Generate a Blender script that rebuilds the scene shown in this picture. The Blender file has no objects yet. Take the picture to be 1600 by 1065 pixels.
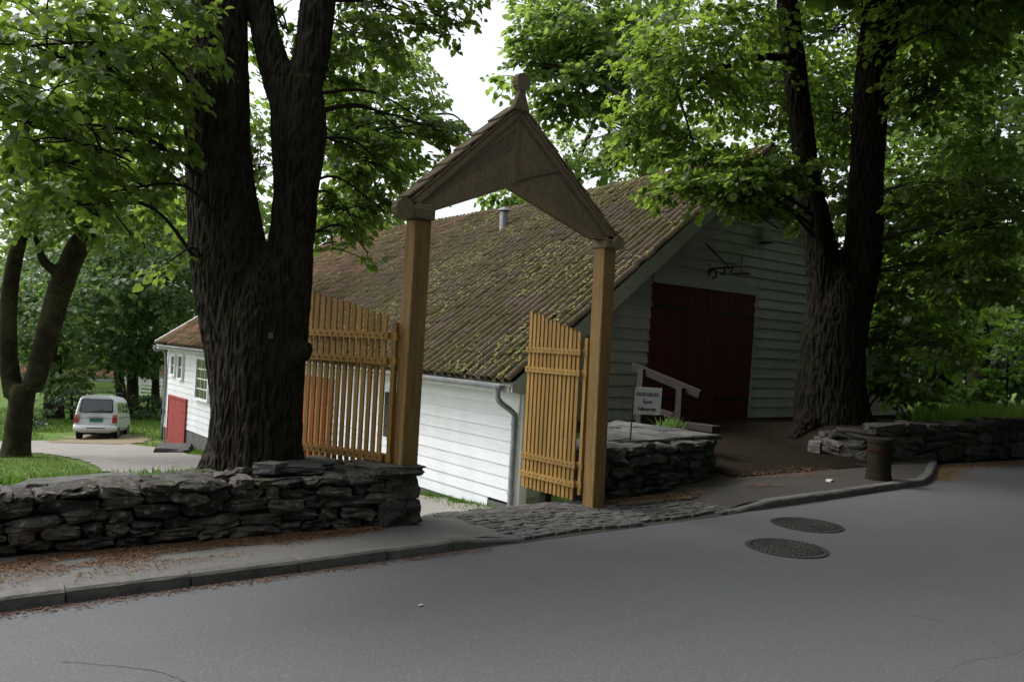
import bpy, bmesh, math, random
import numpy as np
from mathutils import Vector, Matrix, noise as mnoise

# ------------------------------------------------------------------ camera
H = 1.65
F = 1280.0 / 1600.0
ROLL, PITCH, YAW = math.radians(3.0), math.radians(0.34), math.radians(37.7)
SC = bpy.context.scene
_U = np.array([0, 0, 1.0])
_f0 = np.array([math.sin(YAW), math.cos(YAW), 0.0])
_R = np.array([math.cos(YAW), -math.sin(YAW), 0.0])
_fw = _f0 * math.cos(PITCH) + _U * math.sin(PITCH)
_up = _U * math.cos(PITCH) - _f0 * math.sin(PITCH)
_ir = math.cos(ROLL) * _R + math.sin(ROLL) * _up
_iu = -math.sin(ROLL) * _R + math.cos(ROLL) * _up
EYE = np.array([0, 0, H])
cam_d = bpy.data.cameras.new('camera')
cam_d.sensor_width = 36.0
cam_d.lens = 36.0 * F
cam_d.clip_start = 0.05
cam_d.clip_end = 2000
cam = bpy.data.objects.new('camera', cam_d)
SC.collection.objects.link(cam)
cam.matrix_world = Matrix(((_ir[0], _iu[0], -_fw[0], 0), (_ir[1], _iu[1], -_fw[1], 0), (_ir[2], _iu[2], -_fw[2], H), (0, 0, 0, 1)))
SC.camera = cam


def atd(x, y, d):
    "world point that lies d metres ahead, along the sight line through photo point x, y"
    return EYE + (_fw + _ir * (x - 800) / 1280.0 - _iu * (y - 532.5) / 1280.0) * d


# ------------------------------------------------------------------ world, sun, exposure
SUN_EL, SUN_AZ = math.radians(52), math.radians(-40)      # azimuth clockwise from +Y
world = bpy.data.worlds.new('World')
SC.world = world
world.use_nodes = True
wn = world.node_tree
wn.nodes.clear()
sky = wn.nodes.new('ShaderNodeTexSky')
sky.sky_type = 'NISHITA'
sky.sun_disc = False
sky.sun_elevation = SUN_EL
sky.sun_rotation = SUN_AZ
sky.air_density = 1.0
sky.dust_density = 4.0
sky.ozone_density = 1.0
hs = wn.nodes.new('ShaderNodeHueSaturation')
hs.inputs['Saturation'].default_value = 0.25
bg = wn.nodes.new('ShaderNodeBackground')
bg.inputs['Strength'].default_value = 0.15
wo = wn.nodes.new('ShaderNodeOutputWorld')
wn.links.new(sky.outputs[0], hs.inputs['Color'])
wn.links.new(hs.outputs[0], bg.inputs['Color'])
wn.links.new(bg.outputs[0], wo.inputs['Surface'])
sun_d = bpy.data.lights.new('sun', 'SUN')
sun_d.energy = 1.0
sun_d.angle = math.radians(25)
sun_d.color = (1.0, 0.975, 0.94)
sun = bpy.data.objects.new('sun', sun_d)
SC.collection.objects.link(sun)
sdir = Vector((math.sin(SUN_AZ) * math.cos(SUN_EL), math.cos(SUN_AZ) * math.cos(SUN_EL), math.sin(SUN_EL)))
sun.rotation_euler = (-sdir).to_track_quat('-Z', 'Y').to_euler()
SC.view_settings.view_transform = 'Standard'
SC.view_settings.look = 'None'
SC.view_settings.exposure = 1.05
SC.view_settings.gamma = 1.0
SC.view_settings.use_curve_mapping = False
SC.cycles.use_denoising = True
SC.cycles.max_bounces = 7
SC.cycles.diffuse_bounces = 4
SC.cycles.transparent_max_bounces = 8
SC.cycles.caustics_reflective = False
SC.cycles.caustics_refractive = False

rnd = random.Random(7)
rg = np.random.default_rng(7)

# ------------------------------------------------------------------ helpers: objects


def setp(o, label=None, cat=None, group=None, kind=None):
    if label:
        o['label'] = label
    if cat:
        o['category'] = cat
    if group:
        o['group'] = group
    if kind:
        o['kind'] = kind
    return o


def link(o):
    SC.collection.objects.link(o)
    return o


def adopt(o, parent):
    if parent is not None:
        o.parent = parent
        if parent.type == 'EMPTY':
            o.matrix_parent_inverse = Matrix.Translation(-Vector(parent.location))
    return o


def thing(name, loc, label, cat, group=None):
    e = bpy.data.objects.new(name, None)
    e.empty_display_size = 0.2
    e.location = loc
    link(e)
    return setp(e, label, cat, group)


def raw_mesh(name, v, f):
    me = bpy.data.meshes.new(name)
    me.from_pydata([tuple(map(float, p)) for p in v], [], [tuple(int(i) for i in q) for q in f])
    me.update()
    return me


def obj(name, me, mat, parent=None, smooth=False):
    o = bpy.data.objects.new(name, me)
    link(o)
    if mat is not None:
        me.materials.append(mat)
    if smooth:
        me.polygons.foreach_set('use_smooth', [True] * len(me.polygons))
    return adopt(o, parent)


def np_mesh(name, v, f):
    "fast mesh of equal-sided faces"
    v = np.asarray(v, dtype=np.float32)
    f = np.asarray(f, dtype=np.int32)
    me = bpy.data.meshes.new(name)
    k = f.shape[1]
    me.vertices.add(len(v))
    me.vertices.foreach_set('co', v.ravel())
    me.loops.add(f.size)
    me.loops.foreach_set('vertex_index', f.ravel())
    me.polygons.add(len(f))
    me.polygons.foreach_set('loop_start', np.arange(0, f.size, k, dtype=np.int32))
    try:
        me.polygons.foreach_set('loop_total', np.full(len(f), k, dtype=np.int32))
    except Exception:
        pass
    me.update(calc_edges=True)
    return me


class MB:
    def __init__(s):
        s.v, s.f = [], []

    def hexa(s, c):
        "8 corners: bottom ring 0-3 counter-clockwise, top ring 4-7"
        n = len(s.v)
        s.v += [tuple(p) for p in c]
        for q in ((3, 2, 1, 0), (4, 5, 6, 7), (0, 1, 5, 4), (1, 2, 6, 5), (2, 3, 7, 6), (3, 0, 4, 7)):
            s.f.append(tuple(n + i for i in q))
        return s

    def box(s, c, d, rz=0.0, rx=0.0, ry=0.0):
        m = Matrix.Translation(c) @ Matrix.Rotation(rz, 4, 'Z') @ Matrix.Rotation(ry, 4, 'Y') @ Matrix.Rotation(rx, 4, 'X')
        a, b, h = d[0] / 2, d[1] / 2, d[2] / 2
        P = [(-a, -b, -h), (a, -b, -h), (a, b, -h), (-a, b, -h), (-a, -b, h), (a, -b, h), (a, b, h), (-a, b, h)]
        return s.hexa([m @ Vector(p) for p in P])

    def bar(s, p, q, w, h, upv=(0, 0, 1)):
        "rectangular bar from p to q"
        p, q = Vector(p), Vector(q)
        d = (q - p).normalized()
        sd = d.cross(Vector(upv)).normalized()
        u = sd.cross(d).normalized()
        sd, u = sd * w / 2, u * h / 2
        return s.hexa([p - sd - u, p + sd - u, q + sd - u, q - sd - u, p - sd + u, p + sd + u, q + sd + u, q - sd + u])

    def prism(s, poly, ext):
        "polygon (3d points) extruded by vector"
        n, k = len(s.v), len(poly)
        e = Vector(ext)
        s.v += [tuple(p) for p in poly] + [tuple(Vector(p) + e) for p in poly]
        s.f.append(tuple(range(n + k - 1, n - 1, -1)))
        s.f.append(tuple(range(n + k, n + 2 * k)))
        for i in range(k):
            j = (i + 1) % k
            s.f.append((n + i, n + j, n + k + j, n + k + i))
        return s

    def tube(s, pts, rad, seg=8, cap=True, bark=0.0, seed=0.0, freq=6):
        n = len(s.v)
        pts = [Vector(p) for p in pts]
        if not hasattr(rad, '__len__'):
            rad = [rad] * len(pts)
        ref = Vector((0.13, 1, 0.07)).normalized()
        for i, p in enumerate(pts):
            d = (pts[min(i + 1, len(pts) - 1)] - pts[max(i - 1, 0)])
            if d.length < 1e-6:
                d = Vector((0, 0, 1))
            d.normalize()
            a = d.cross(ref)
            if a.length < 0.05:
                a = d.cross(Vector((1, 0, 0)))
            a.normalize()
            b = d.cross(a)
            for k in range(seg):
                t = 2 * math.pi * k / seg
                r = rad[i]
                if bark:
                    r *= 1 + bark * (mnoise.noise(Vector((math.cos(t) * freq, math.sin(t) * freq, p.z * 1.3 + seed))) + 0.9 * mnoise.noise(Vector((math.cos(t) * 1.4, math.sin(t) * 1.4, p.z * 1.1 + seed + 9))))
                s.v.append(tuple(p + (a * math.cos(t) + b * math.sin(t)) * r))
        for i in range(len(pts) - 1):
            for k in range(seg):
                k2 = (k + 1) % seg
                s.f.append((n + i * seg + k, n + i * seg + k2, n + (i + 1) * seg + k2, n + (i + 1) * seg + k))
        if cap:
            s.f.append(tuple(n + k for k in range(seg - 1, -1, -1)))
            m = n + (len(pts) - 1) * seg
            s.f.append(tuple(m + k for k in range(seg)))
        return s

    def lathe(s, c, prof, seg=16):
        "profile of (r, z) round a vertical axis through c"
        n = len(s.v)
        for r, z in prof:
            for k in range(seg):
                t = 2 * math.pi * k / seg
                s.v.append((c[0] + r * math.cos(t), c[1] + r * math.sin(t), c[2] + z))
        for i in range(len(prof) - 1):
            for k in range(seg):
                k2 = (k + 1) % seg
                s.f.append((n + i * seg + k, n + i * seg + k2, n + (i + 1) * seg + k2, n + (i + 1) * seg + k))
        m = n + (len(prof) - 1) * seg
        s.f.append(tuple(m + k for k in range(seg)))
        s.f.append(tuple(n + k for k in range(seg - 1, -1, -1)))
        return s

    def build(s, name, mat, parent=None, bevel=0.0, smooth=False):
        me = raw_mesh(name, s.v, s.f)
        if bevel:
            bm = bmesh.new()
            bm.from_mesh(me)
            bmesh.ops.bevel(bm, geom=list(bm.edges), offset=bevel, segments=1, affect='EDGES', clamp_overlap=True)
            bm.to_mesh(me)
            bm.free()
        return obj(name, me, mat, parent, smooth)


def catmull(pts, n):
    P = [np.array(p, float) for p in pts]
    P = [2 * P[0] - P[1]] + P + [2 * P[-1] - P[-2]]
    out = []
    for i in range(1, len(P) - 2):
        for k in range(n):
            t = k / n
            a, b, c, d = P[i - 1], P[i], P[i + 1], P[i + 2]
            out.append(0.5 * (2 * b + (c - a) * t + (2 * a - 5 * b + 4 * c - d) * t * t + (3 * b - a - 3 * c + d) * t ** 3))
    out.append(P[-2])
    return out


# ------------------------------------------------------------------ helpers: materials


class NT:
    def __init__(s, name):
        s.m = bpy.data.materials.new(name)
        s.m.use_nodes = True
        s.t = s.m.node_tree
        s.t.nodes.clear()
        s.out = s.n('ShaderNodeOutputMaterial')

    def n(s, kind, **kw):
        nd = s.t.nodes.new(kind)
        for k, v in kw.items():
            setattr(nd, k, v)
        return nd

    def set(s, sock, v):
        if hasattr(v, 'is_output') or isinstance(v, bpy.types.NodeSocket):
            s.t.links.new(v, sock)
        elif isinstance(v, (tuple, list)) and len(v) == 3 and sock.type == 'RGBA':
            sock.default_value = (*v, 1)
        else:
            sock.default_value = v

    def pos(s, scale=(1, 1, 1), obj_co=False):
        if obj_co:
            c = s.n('ShaderNodeTexCoord').outputs['Object']
        else:
            c = s.n('ShaderNodeNewGeometry').outputs['Position']
        mp = s.n('ShaderNodeMapping')
        mp.inputs['Scale'].default_value = scale
        s.t.links.new(c, mp.inputs['Vector'])
        return mp.outputs[0]

    def noise(s, vec, scale, detail=4, rough=0.55, out=0):
        nd = s.n('ShaderNodeTexNoise')
        s.set(nd.inputs['Vector'], vec)
        nd.inputs['Scale'].default_value = scale
        nd.inputs['Detail'].default_value = detail
        nd.inputs['Roughness'].default_value = rough
        return nd.outputs[out]

    def vor(s, vec, scale, feat='F1', out=0, rand=1.0):
        nd = s.n('ShaderNodeTexVoronoi', feature=feat)
        s.set(nd.inputs['Vector'], vec)
        nd.inputs['Scale'].default_value = scale
        nd.inputs['Randomness'].default_value = rand
        return nd.outputs[out]

    def ramp(s, fac, stops):
        nd = s.n('ShaderNodeValToRGB')
        while len(nd.color_ramp.elements) < len(stops):
            nd.color_ramp.elements.new(0.5)
        for e, (p, c) in zip(nd.color_ramp.elements, stops):
            e.position = p
            e.color = (*c, 1) if isinstance(c, (tuple, list)) else (c, c, c, 1)
        s.set(nd.inputs[0], fac)
        return nd.outputs[0]

    def mix(s, fac, a, b, mode='MIX'):
        nd = s.n('ShaderNodeMix', data_type='RGBA', blend_type=mode)
        s.set(nd.inputs[0], fac)
        s.set(nd.inputs[6], a)
        s.set(nd.inputs[7], b)
        return nd.outputs[2]

    def math(s, op, a, b=0.0):
        nd = s.n('ShaderNodeMath', operation=op)
        s.set(nd.inputs[0], a)
        s.set(nd.inputs[1], b)
        return nd.outputs[0]

    def rand(s):
        return s.n('ShaderNodeObjectInfo').outputs['Random']

    def attr(s, name):
        return s.n('ShaderNodeAttribute', attribute_name=name).outputs['Fac']

    def bump(s, h, strength=0.3, dist=0.02, prev=None):
        nd = s.n('ShaderNodeBump')
        nd.inputs['Strength'].default_value = strength
        nd.inputs['Distance'].default_value = dist
        s.set(nd.inputs['Height'], h)
        if prev is not None:
            s.set(nd.inputs['Normal'], prev)
        return nd.outputs[0]

    def pbr(s, col, rough=0.8, normal=None, metal=0.0, spec=0.5):
        p = s.n('ShaderNodeBsdfPrincipled')
        s.set(p.inputs['Base Color'], col)
        s.set(p.inputs['Roughness'], rough)
        s.set(p.inputs['Metallic'], metal)
        s.set(p.inputs['Specular IOR Level'], spec)
        if normal is not None:
            s.set(p.inputs['Normal'], normal)
        return p.outputs[0]

    def done(s, sh):
        s.t.links.new(sh, s.out.inputs['Surface'])
        return s.m


def simple(name, a, b=None, scale=6, rough=0.7, bump=0.15, stretch=(1, 1, 1), var=0.15, metal=0.0, spec=0.25, dist=0.01):
    "two-tone weathered material with per-object value shift"
    m = NT(name)
    b = b or tuple(x * 0.72 for x in a)
    v = m.pos(stretch)
    f = m.noise(v, scale, 5)
    col = m.mix(m.ramp(f, [(0.3, 0.0), (0.7, 1.0)]), a, b)
    if var:
        k = m.math('MULTIPLY_ADD', m.rand(), var * 2)
        m.t.nodes[-1].inputs[2].default_value = 1 - var
        hsv = m.n('ShaderNodeHueSaturation')
        m.set(hsv.inputs['Color'], col)
        m.set(hsv.inputs['Value'], k)
        col = hsv.outputs[0]
    nr = m.bump(m.noise(v, scale * 6, 4), bump, dist)
    return m.done(m.pbr(col, rough, nr, metal, spec))


def m_asphalt(name, base, patch, dark=0.55):
    m = NT(name)
    v = m.pos()
    big = m.noise(v, 0.35, 4, 0.6)
    mid = m.noise(v, 3.0, 5, 0.6)
    grit = m.vor(v, 130, out=1)
    gs = m.n('ShaderNodeSeparateColor')
    m.set(gs.inputs[0], grit)
    col = m.mix(m.ramp(big, [(0.35, 0.0), (0.65, 1.0)]), base, patch)
    col = m.mix(m.math('MULTIPLY', m.ramp(mid, [(0.3, 0.0), (0.75, 1.0)]), 0.35), col, tuple(c * dark for c in base))
    col = m.mix(m.ramp(gs.outputs[0], [(0.0, 0.0), (0.55, 0.15), (0.93, 0.3), (1.0, 0.8)]), tuple(c * 0.62 for c in base), col)
    col = m.mix(m.ramp(gs.outputs[1], [(0.93, 0.0), (0.99, 0.22)]), col, (0.34, 0.33, 0.32))
    mot = m.noise(v, 34, 4, .7)
    col = m.mix(m.ramp(mot, [(0.38, .0), (0.66, .55)]), col, tuple(c * .58 for c in base))
    col = m.mix(m.ramp(m.noise(v, 60, 3, .6), [(0.60, 0.0), (0.72, .5)]), col, tuple(min(1, c * 1.55) for c in base))
    lane = m.noise(m.pos((.06, 1.1, 1)), 1.6, 4, .6)
    col = m.mix(m.math('MULTIPLY', m.ramp(lane, [(0.42, 0.0), (0.64, 1.0)]), .34), col, tuple(c * .6 for c in base))
    col = m.mix(m.ramp(m.noise(v, 1.3, 7, .75), [(0.60, 0.0), (0.72, .35)]), col, tuple(c * .5 for c in base))
    nr = m.bump(m.vor(v, 130), 0.5, 0.003)
    nr = m.bump(m.noise(v, 14, 4), 0.12, 0.01, nr)
    return m.done(m.pbr(col, 0.88, nr, 0, 0.18))


def m_stone(name, a, b, lichen, lf=0.62, scale=7, moss=(0.05, 0.06, 0.02), mossf=0.62, vr=0.9):
    m = NT(name)
    v = m.pos()
    f = m.noise(v, scale, 7, 0.65)
    col = m.mix(m.ramp(f, [(0.3, 0.0), (0.7, 1.0)]), a, b)
    hsv = m.n('ShaderNodeHueSaturation')
    m.set(hsv.inputs['Color'], col)
    k = m.n('ShaderNodeMath', operation='MULTIPLY_ADD')
    m.set(k.inputs[0], m.rand())
    k.inputs[1].default_value = vr
    k.inputs[2].default_value = 1 - vr / 2
    m.set(hsv.inputs['Value'], k.outputs[0])
    col = hsv.outputs[0]
    col = m.mix(m.ramp(m.noise(v, 3.1, 6, 0.7), [(mossf - 0.06, 0.0), (mossf + 0.05, 0.8)]), col, moss)
    col = m.mix(m.ramp(m.noise(v, 17, 5, 0.7), [(lf - 0.03, 0.0), (lf + 0.02, 0.75)]), col, lichen)
    nr = m.bump(m.noise(v, 13, 8, 0.7), 0.6, 0.03)
    return m.done(m.pbr(col, 0.9, nr, 0, 0.1))


def m_bark(name, a, b, moss, lift=0.5, use_ridge=False):
    m = NT(name)
    v = m.pos((1, 1, 0.09))
    w = m.noise(m.pos((1, 1, .5)), 3.0, 3, .5, 1)
    vv = m.n('ShaderNodeVectorMath', operation='MULTIPLY_ADD')
    m.set(vv.inputs[0], w)
    vv.inputs[1].default_value = (.12, .12, .03)
    m.set(vv.inputs[2], v)
    nd = m.n('ShaderNodeTexNoise', noise_type='RIDGED_MULTIFRACTAL')
    m.set(nd.inputs['Vector'], vv.outputs[0])
    nd.inputs['Scale'].default_value = 17
    nd.inputs['Detail'].default_value = 5
    nd.inputs['Roughness'].default_value = .6
    f = m.ramp(nd.outputs[0], [(0.25, 0.0), (0.9, 1.0)])
    g = m.noise(m.pos((1, 1, .4)), 40, 4, .7)
    h = m.math('ADD', f, m.math('MULTIPLY', g, .35))
    if use_ridge:
        h = m.math('ADD', m.math('MULTIPLY', m.attr('ridge'), .8), m.math('MULTIPLY', h, .3))
    col = m.mix(m.ramp(h, [(0.2, 0.0), (1.0, 1.0)]), a, b)
    col = m.mix(m.ramp(m.noise(m.pos(), 1.7, 5, 0.65), [(0.45, 0.0), (0.68, lift)]), col, moss)
    col = m.mix(m.ramp(m.noise(m.pos(), 5.5, 7, 0.75), [(0.60, 0.0), (0.70, .5)]), col, tuple(1.6 * q for q in b))
    nr = m.bump(h, 0.9, 0.03)
    return m.done(m.pbr(col, 0.95, nr, 0, 0.04))


def m_leaf(name, dark, light, trans, tfac=0.42, obj_rand=False, gloss=0.45):
    m = NT(name)
    t = m.rand() if obj_rand else m.attr('tint')
    col = m.mix(t, dark, light)
    tr = m.mix(t, tuple(c * 0.75 for c in trans), tuple(min(1, c * 1.25) for c in trans))
    p = m.pbr(col, gloss, None, 0, 0.35)
    tl = m.n('ShaderNodeBsdfTranslucent')
    m.set(tl.inputs[0], tr)
    mx = m.n('ShaderNodeMixShader')
    mx.inputs[0].default_value = tfac
    m.t.links.new(p, mx.inputs[1])
    m.t.links.new(tl.outputs[0], mx.inputs[2])
    return m.done(mx.outputs[0])


def m_tile():
    m = NT('roof_tile')
    v = m.pos()
    rn = m.attr('tint')
    orn = m.rand()
    base = m.mix(m.noise(v, 5, 5, 0.7), (0.055, 0.04, 0.03), (0.135, 0.102, 0.08))
    # the far end of the roof was retiled in redder clay
    sep = m.n('ShaderNodeSeparateXYZ')
    m.set(sep.inputs[0], v)
    red = m.ramp(m.math('MULTIPLY', m.math('ADD', sep.outputs[1], m.math('MULTIPLY', m.noise(v, 0.7, 3), 8.0)), 0.02), [(0.47, 0.0), (0.72, 1.0)])
    base = m.mix(red, base, (0.24, 0.125, 0.085))
    base = m.mix(m.math('MULTIPLY', rn, 0.55), base, (0.055, 0.045, 0.04))
    mf = m.noise(v, 1.1, 7, 0.72)
    moss = m.mix(m.noise(v, 9, 4), (0.036, 0.038, 0.015), (0.098, 0.086, 0.036))
    col = m.mix(m.ramp(mf, [(0.42, 0.0), (0.55, 0.85)]), base, moss)
    col = m.mix(m.ramp(m.noise(v, 26, 4, 0.7), [(0.62, 0.0), (0.67, 0.85)]), col, (0.36, 0.34, 0.29))
    nr = m.bump(m.noise(v, 30, 6, 0.7), 0.7, 0.02)
    return m.done(m.pbr(col, 0.95, nr, 0, 0.08))


def m_paint(name, col, dirt, dirtf=0.62, var=0.05, bump=0.12, rough=0.55, grain=0.0, along=(1, 1, .06), spec=.2):
    m = NT(name)
    v = m.pos((1, 1, 0.35))
    d = m.ramp(m.noise(v, 2.2, 8, 0.7), [(dirtf - 0.15, 0.0), (dirtf + 0.2, 0.55)])
    c = m.mix(d, col, dirt)
    if grain:
        g0 = m.noise(m.pos(along), 38, 5, .65)
        c = m.mix(m.math('MULTIPLY', m.ramp(g0, [(.42, 0.0), (.62, 1.0)]), grain), c, tuple(q * .38 for q in col))
        wear = m.ramp(m.noise(m.pos(tuple(.35 * q + .65 * (q == 1) for q in along)), 11, 6, .75), [(.60, 0.0), (.68, 1.0)])
        c = m.mix(m.math('MULTIPLY', wear, grain), c, (.20, .17, .13))
    hsv = m.n('ShaderNodeHueSaturation')
    m.set(hsv.inputs['Color'], c)
    k = m.n('ShaderNodeMath', operation='MULTIPLY_ADD')
    m.set(k.inputs[0], m.rand())
    k.inputs[1].default_value = 2 * var
    k.inputs[2].default_value = 1 - var
    m.set(hsv.inputs['Value'], k.outputs[0])
    g = m.pos((14, 14, 1.2))
    nr = m.bump(m.noise(g, 3, 5), bump, 0.008)
    return m.done(m.pbr(hsv.outputs[0], rough, nr, 0, spec))


def m_glass(name, tint=(0.02, 0.025, 0.028), rough=0.06):
    m = NT(name)
    return m.done(m.pbr(tint, rough, None, 0.0, 0.9))


MAT = {}
MAT['asphalt'] = m_asphalt('asphalt', (0.175, 0.18, 0.188), (0.21, 0.215, 0.222), .75)
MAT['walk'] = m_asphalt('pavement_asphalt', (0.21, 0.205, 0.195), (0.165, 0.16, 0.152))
MAT['walk_stained_shaded'] = m_asphalt('stained_shaded_pavement', (0.085, 0.078, 0.069), (0.06, 0.053, 0.046))  # brown leaf dirt, plus the right side's shade put into the colour
MAT['kerb'] = m_stone('kerb_granite', (0.11, 0.105, 0.098), (0.17, 0.165, 0.155), (0.24, 0.24, 0.22), 0.7, 12, (0.07, 0.075, 0.04), 0.72, .25)
MAT['cobble'] = m_stone('cobble_granite', (0.085, 0.082, 0.08), (0.15, 0.145, 0.14), (0.22, 0.21, 0.2), 0.7, 14, (0.075, 0.07, 0.05), 0.68, .5)
MAT['joint'] = simple('joint_dirt', (0.07, 0.062, 0.05), scale=20, bump=0.5)
MAT['stone'] = m_stone('wall_stone', (0.036, 0.034, 0.031), (0.125, 0.116, 0.104), (0.22, 0.22, 0.2), 0.61)
MAT['stone_mid'] = m_stone('terrace_stone', (0.038, 0.036, 0.033), (0.1, 0.094, 0.085), (0.18, 0.18, 0.165), 0.66)
MAT['slab'] = m_stone('slab_stone', (0.06, 0.06, 0.06), (0.115, 0.115, 0.112), (0.18, 0.18, 0.165), 0.66)
MAT['core'] = simple('wall_core', (0.02, 0.019, 0.017), scale=9, bump=0.4)
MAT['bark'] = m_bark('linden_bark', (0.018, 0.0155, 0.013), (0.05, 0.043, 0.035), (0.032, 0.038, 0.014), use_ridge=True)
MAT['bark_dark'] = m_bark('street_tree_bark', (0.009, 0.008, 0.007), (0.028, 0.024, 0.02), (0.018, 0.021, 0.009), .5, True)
MAT['bark_bg'] = m_bark('park_bark', (0.02, 0.017, 0.012), (0.085, 0.07, 0.05), (0.06, 0.065, 0.025), 0.7)
MAT['twig'] = simple('twig', (0.03, 0.025, 0.018), rough=0.85)
MAT['tile'] = m_tile()
MAT['moss'] = simple('roof_moss', (0.06, 0.064, 0.019), (0.17, 0.145, 0.05), scale=3.5, rough=0.95, bump=0.8, var=0)
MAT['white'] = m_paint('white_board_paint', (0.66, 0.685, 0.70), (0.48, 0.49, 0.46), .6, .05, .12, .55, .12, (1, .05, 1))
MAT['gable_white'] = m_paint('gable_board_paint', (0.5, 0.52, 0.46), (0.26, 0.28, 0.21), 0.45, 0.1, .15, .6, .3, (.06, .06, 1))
MAT['trim'] = m_paint('trim_paint', (0.74, 0.75, 0.74), (0.45, 0.46, 0.42))
MAT['ochre'] = m_paint('ochre_paint', (0.31, 0.19, 0.068), (0.18, 0.12, 0.055), 0.5, 0.1, 0.35, 0.7, .5)
MAT['ochre_leaf'] = m_paint('ochre_picket_paint', (0.39, 0.23, 0.068), (0.24, 0.15, 0.055), 0.55, 0.16, 0.3, 0.65, .4)
MAT['brown'] = m_paint('brown_stain', (0.28, 0.215, 0.138), (0.165, 0.13, 0.088), 0.5, 0.14, 0.4, 0.8, .4, (1, 1, .5))
MAT['brown_light'] = m_paint('light_brown_stain', (0.26, 0.185, 0.11), (0.16, 0.115, 0.07), 0.55, 0.1, 0.4, 0.75, .4, (1, 1, .5))
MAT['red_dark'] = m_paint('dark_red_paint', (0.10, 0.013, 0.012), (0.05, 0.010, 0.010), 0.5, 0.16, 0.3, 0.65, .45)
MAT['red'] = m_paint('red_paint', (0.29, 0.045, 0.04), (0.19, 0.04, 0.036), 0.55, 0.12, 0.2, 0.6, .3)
MAT['orange'] = m_paint('orange_red_paint', (0.40, 0.105, 0.04), (0.28, 0.08, 0.035), 0.6, 0.1, .2, .6, .3)
MAT['grey_wood'] = m_paint('weathered_wood', (0.036, 0.03, 0.024), (0.022, 0.018, 0.015), 0.5, 0.2, 0.5, 0.9)
MAT['zinc'] = simple('zinc', (0.33, 0.35, 0.37), (0.22, 0.23, 0.24), scale=5, rough=0.45, bump=0.05, metal=0.7)
MAT['gutter'] = simple('gutter_grey', (0.3, 0.32, 0.34), (0.2, 0.21, 0.22), scale=5, rough=0.5, bump=0.05, metal=0.3)
MAT['iron'] = simple('wrought_iron', (0.02, 0.02, 0.02), rough=0.5, metal=0.5)
MAT['cast'] = simple('cast_iron', (0.06, 0.058, 0.055), (0.1, 0.096, 0.09), scale=25, rough=0.5, bump=0.3, metal=0.6)
MAT['worn_iron'] = simple('worn_iron', (0.15, 0.145, 0.14), (0.1, 0.095, 0.09), scale=20, rough=0.45, bump=.1, metal=.5)
MAT['glass'] = m_glass('window_glass')
MAT['vanglass'] = m_glass('van_glass', (0.015, 0.02, 0.02), 0.04)
MAT['van'] = simple('van_paint', (0.55, 0.575, 0.59), (0.5, 0.52, 0.53), scale=2, rough=0.3, bump=0.0, var=0, spec=0.6)
MAT['vanbumper'] = simple('bumper_paint', (0.4, 0.42, 0.44), scale=2, rough=0.45, bump=0.0, var=0)
MAT['rubber'] = simple('rubber', (0.015, 0.015, 0.015), rough=0.85, var=0)
MAT['lightred'] = simple('tail_light_red', (0.3, 0.015, 0.02), rough=0.2, bump=0, var=0, spec=0.7)
MAT['lightpink'] = simple('tail_light_amber', (0.4, 0.12, 0.08), rough=0.2, bump=0, var=0, spec=0.7)
MAT['plate'] = simple('green_plate', (0.02, 0.16, 0.13), (0.03, 0.11, 0.1), scale=20, rough=0.4, bump=0, var=0)
MAT['sign'] = m_paint('sign_white', (0.82, 0.83, 0.82), (0.65, 0.66, 0.64), 0.75, 0, 0.02, 0.4)
MAT['black'] = simple('black_print', (0.012, 0.012, 0.014), rough=0.5, bump=0, var=0)
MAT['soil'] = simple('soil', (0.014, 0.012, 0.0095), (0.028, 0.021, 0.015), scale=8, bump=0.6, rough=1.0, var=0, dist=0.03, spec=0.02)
MAT['litter'] = simple('leaf_litter', (0.12, 0.055, 0.032), (0.17, 0.1, 0.06), scale=60, rough=0.9, var=0)
MAT['litter2'] = simple('pale_leaf_litter', (0.25, 0.17, 0.06), (0.2, 0.1, 0.04), scale=60, rough=0.9, var=0)
MAT['paper'] = simple('paper', (0.6, 0.6, 0.56), rough=0.8, var=0)
MAT['leaf_linden'] = m_leaf('linden_leaf', (0.046, 0.085, 0.02), (0.10, 0.16, 0.04), (0.26, 0.39, 0.05), .48)
MAT['leaf_linden_big'] = m_leaf('linden_single_leaf', (0.048, 0.088, 0.024), (0.115, 0.18, 0.055), (0.28, 0.42, 0.055), .48, obj_rand=True)
MAT['leaf_dark'] = m_leaf('chestnut_leaf', (0.02, 0.043, 0.017), (0.045, 0.082, 0.03), (0.075, 0.14, 0.035), 0.33)
MAT['leaf_maple'] = m_leaf('maple_leaf', (0.052, 0.095, 0.024), (0.105, 0.165, 0.042), (0.29, 0.43, 0.08), 0.52)
MAT['leaf_right'] = m_leaf('street_linden_leaf', (0.03, 0.06, 0.013), (0.07, 0.115, 0.024), (0.27, 0.41, 0.05), 0.5)
MAT['leaf_park'] = m_leaf('park_leaf', (0.036, 0.075, 0.026), (0.085, 0.14, 0.045), (0.16, 0.27, 0.06), 0.42)
MAT['grass'] = m_leaf('grass_blade', (0.045, 0.10, 0.014), (0.11, 0.19, 0.025), (0.14, 0.25, 0.03), 0.3, gloss=0.7)
MAT['weed'] = m_leaf('weed_leaf', (0.06, 0.13, 0.02), (0.12, 0.22, 0.03), (0.2, 0.38, 0.04), 0.4, gloss=0.6)


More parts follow.
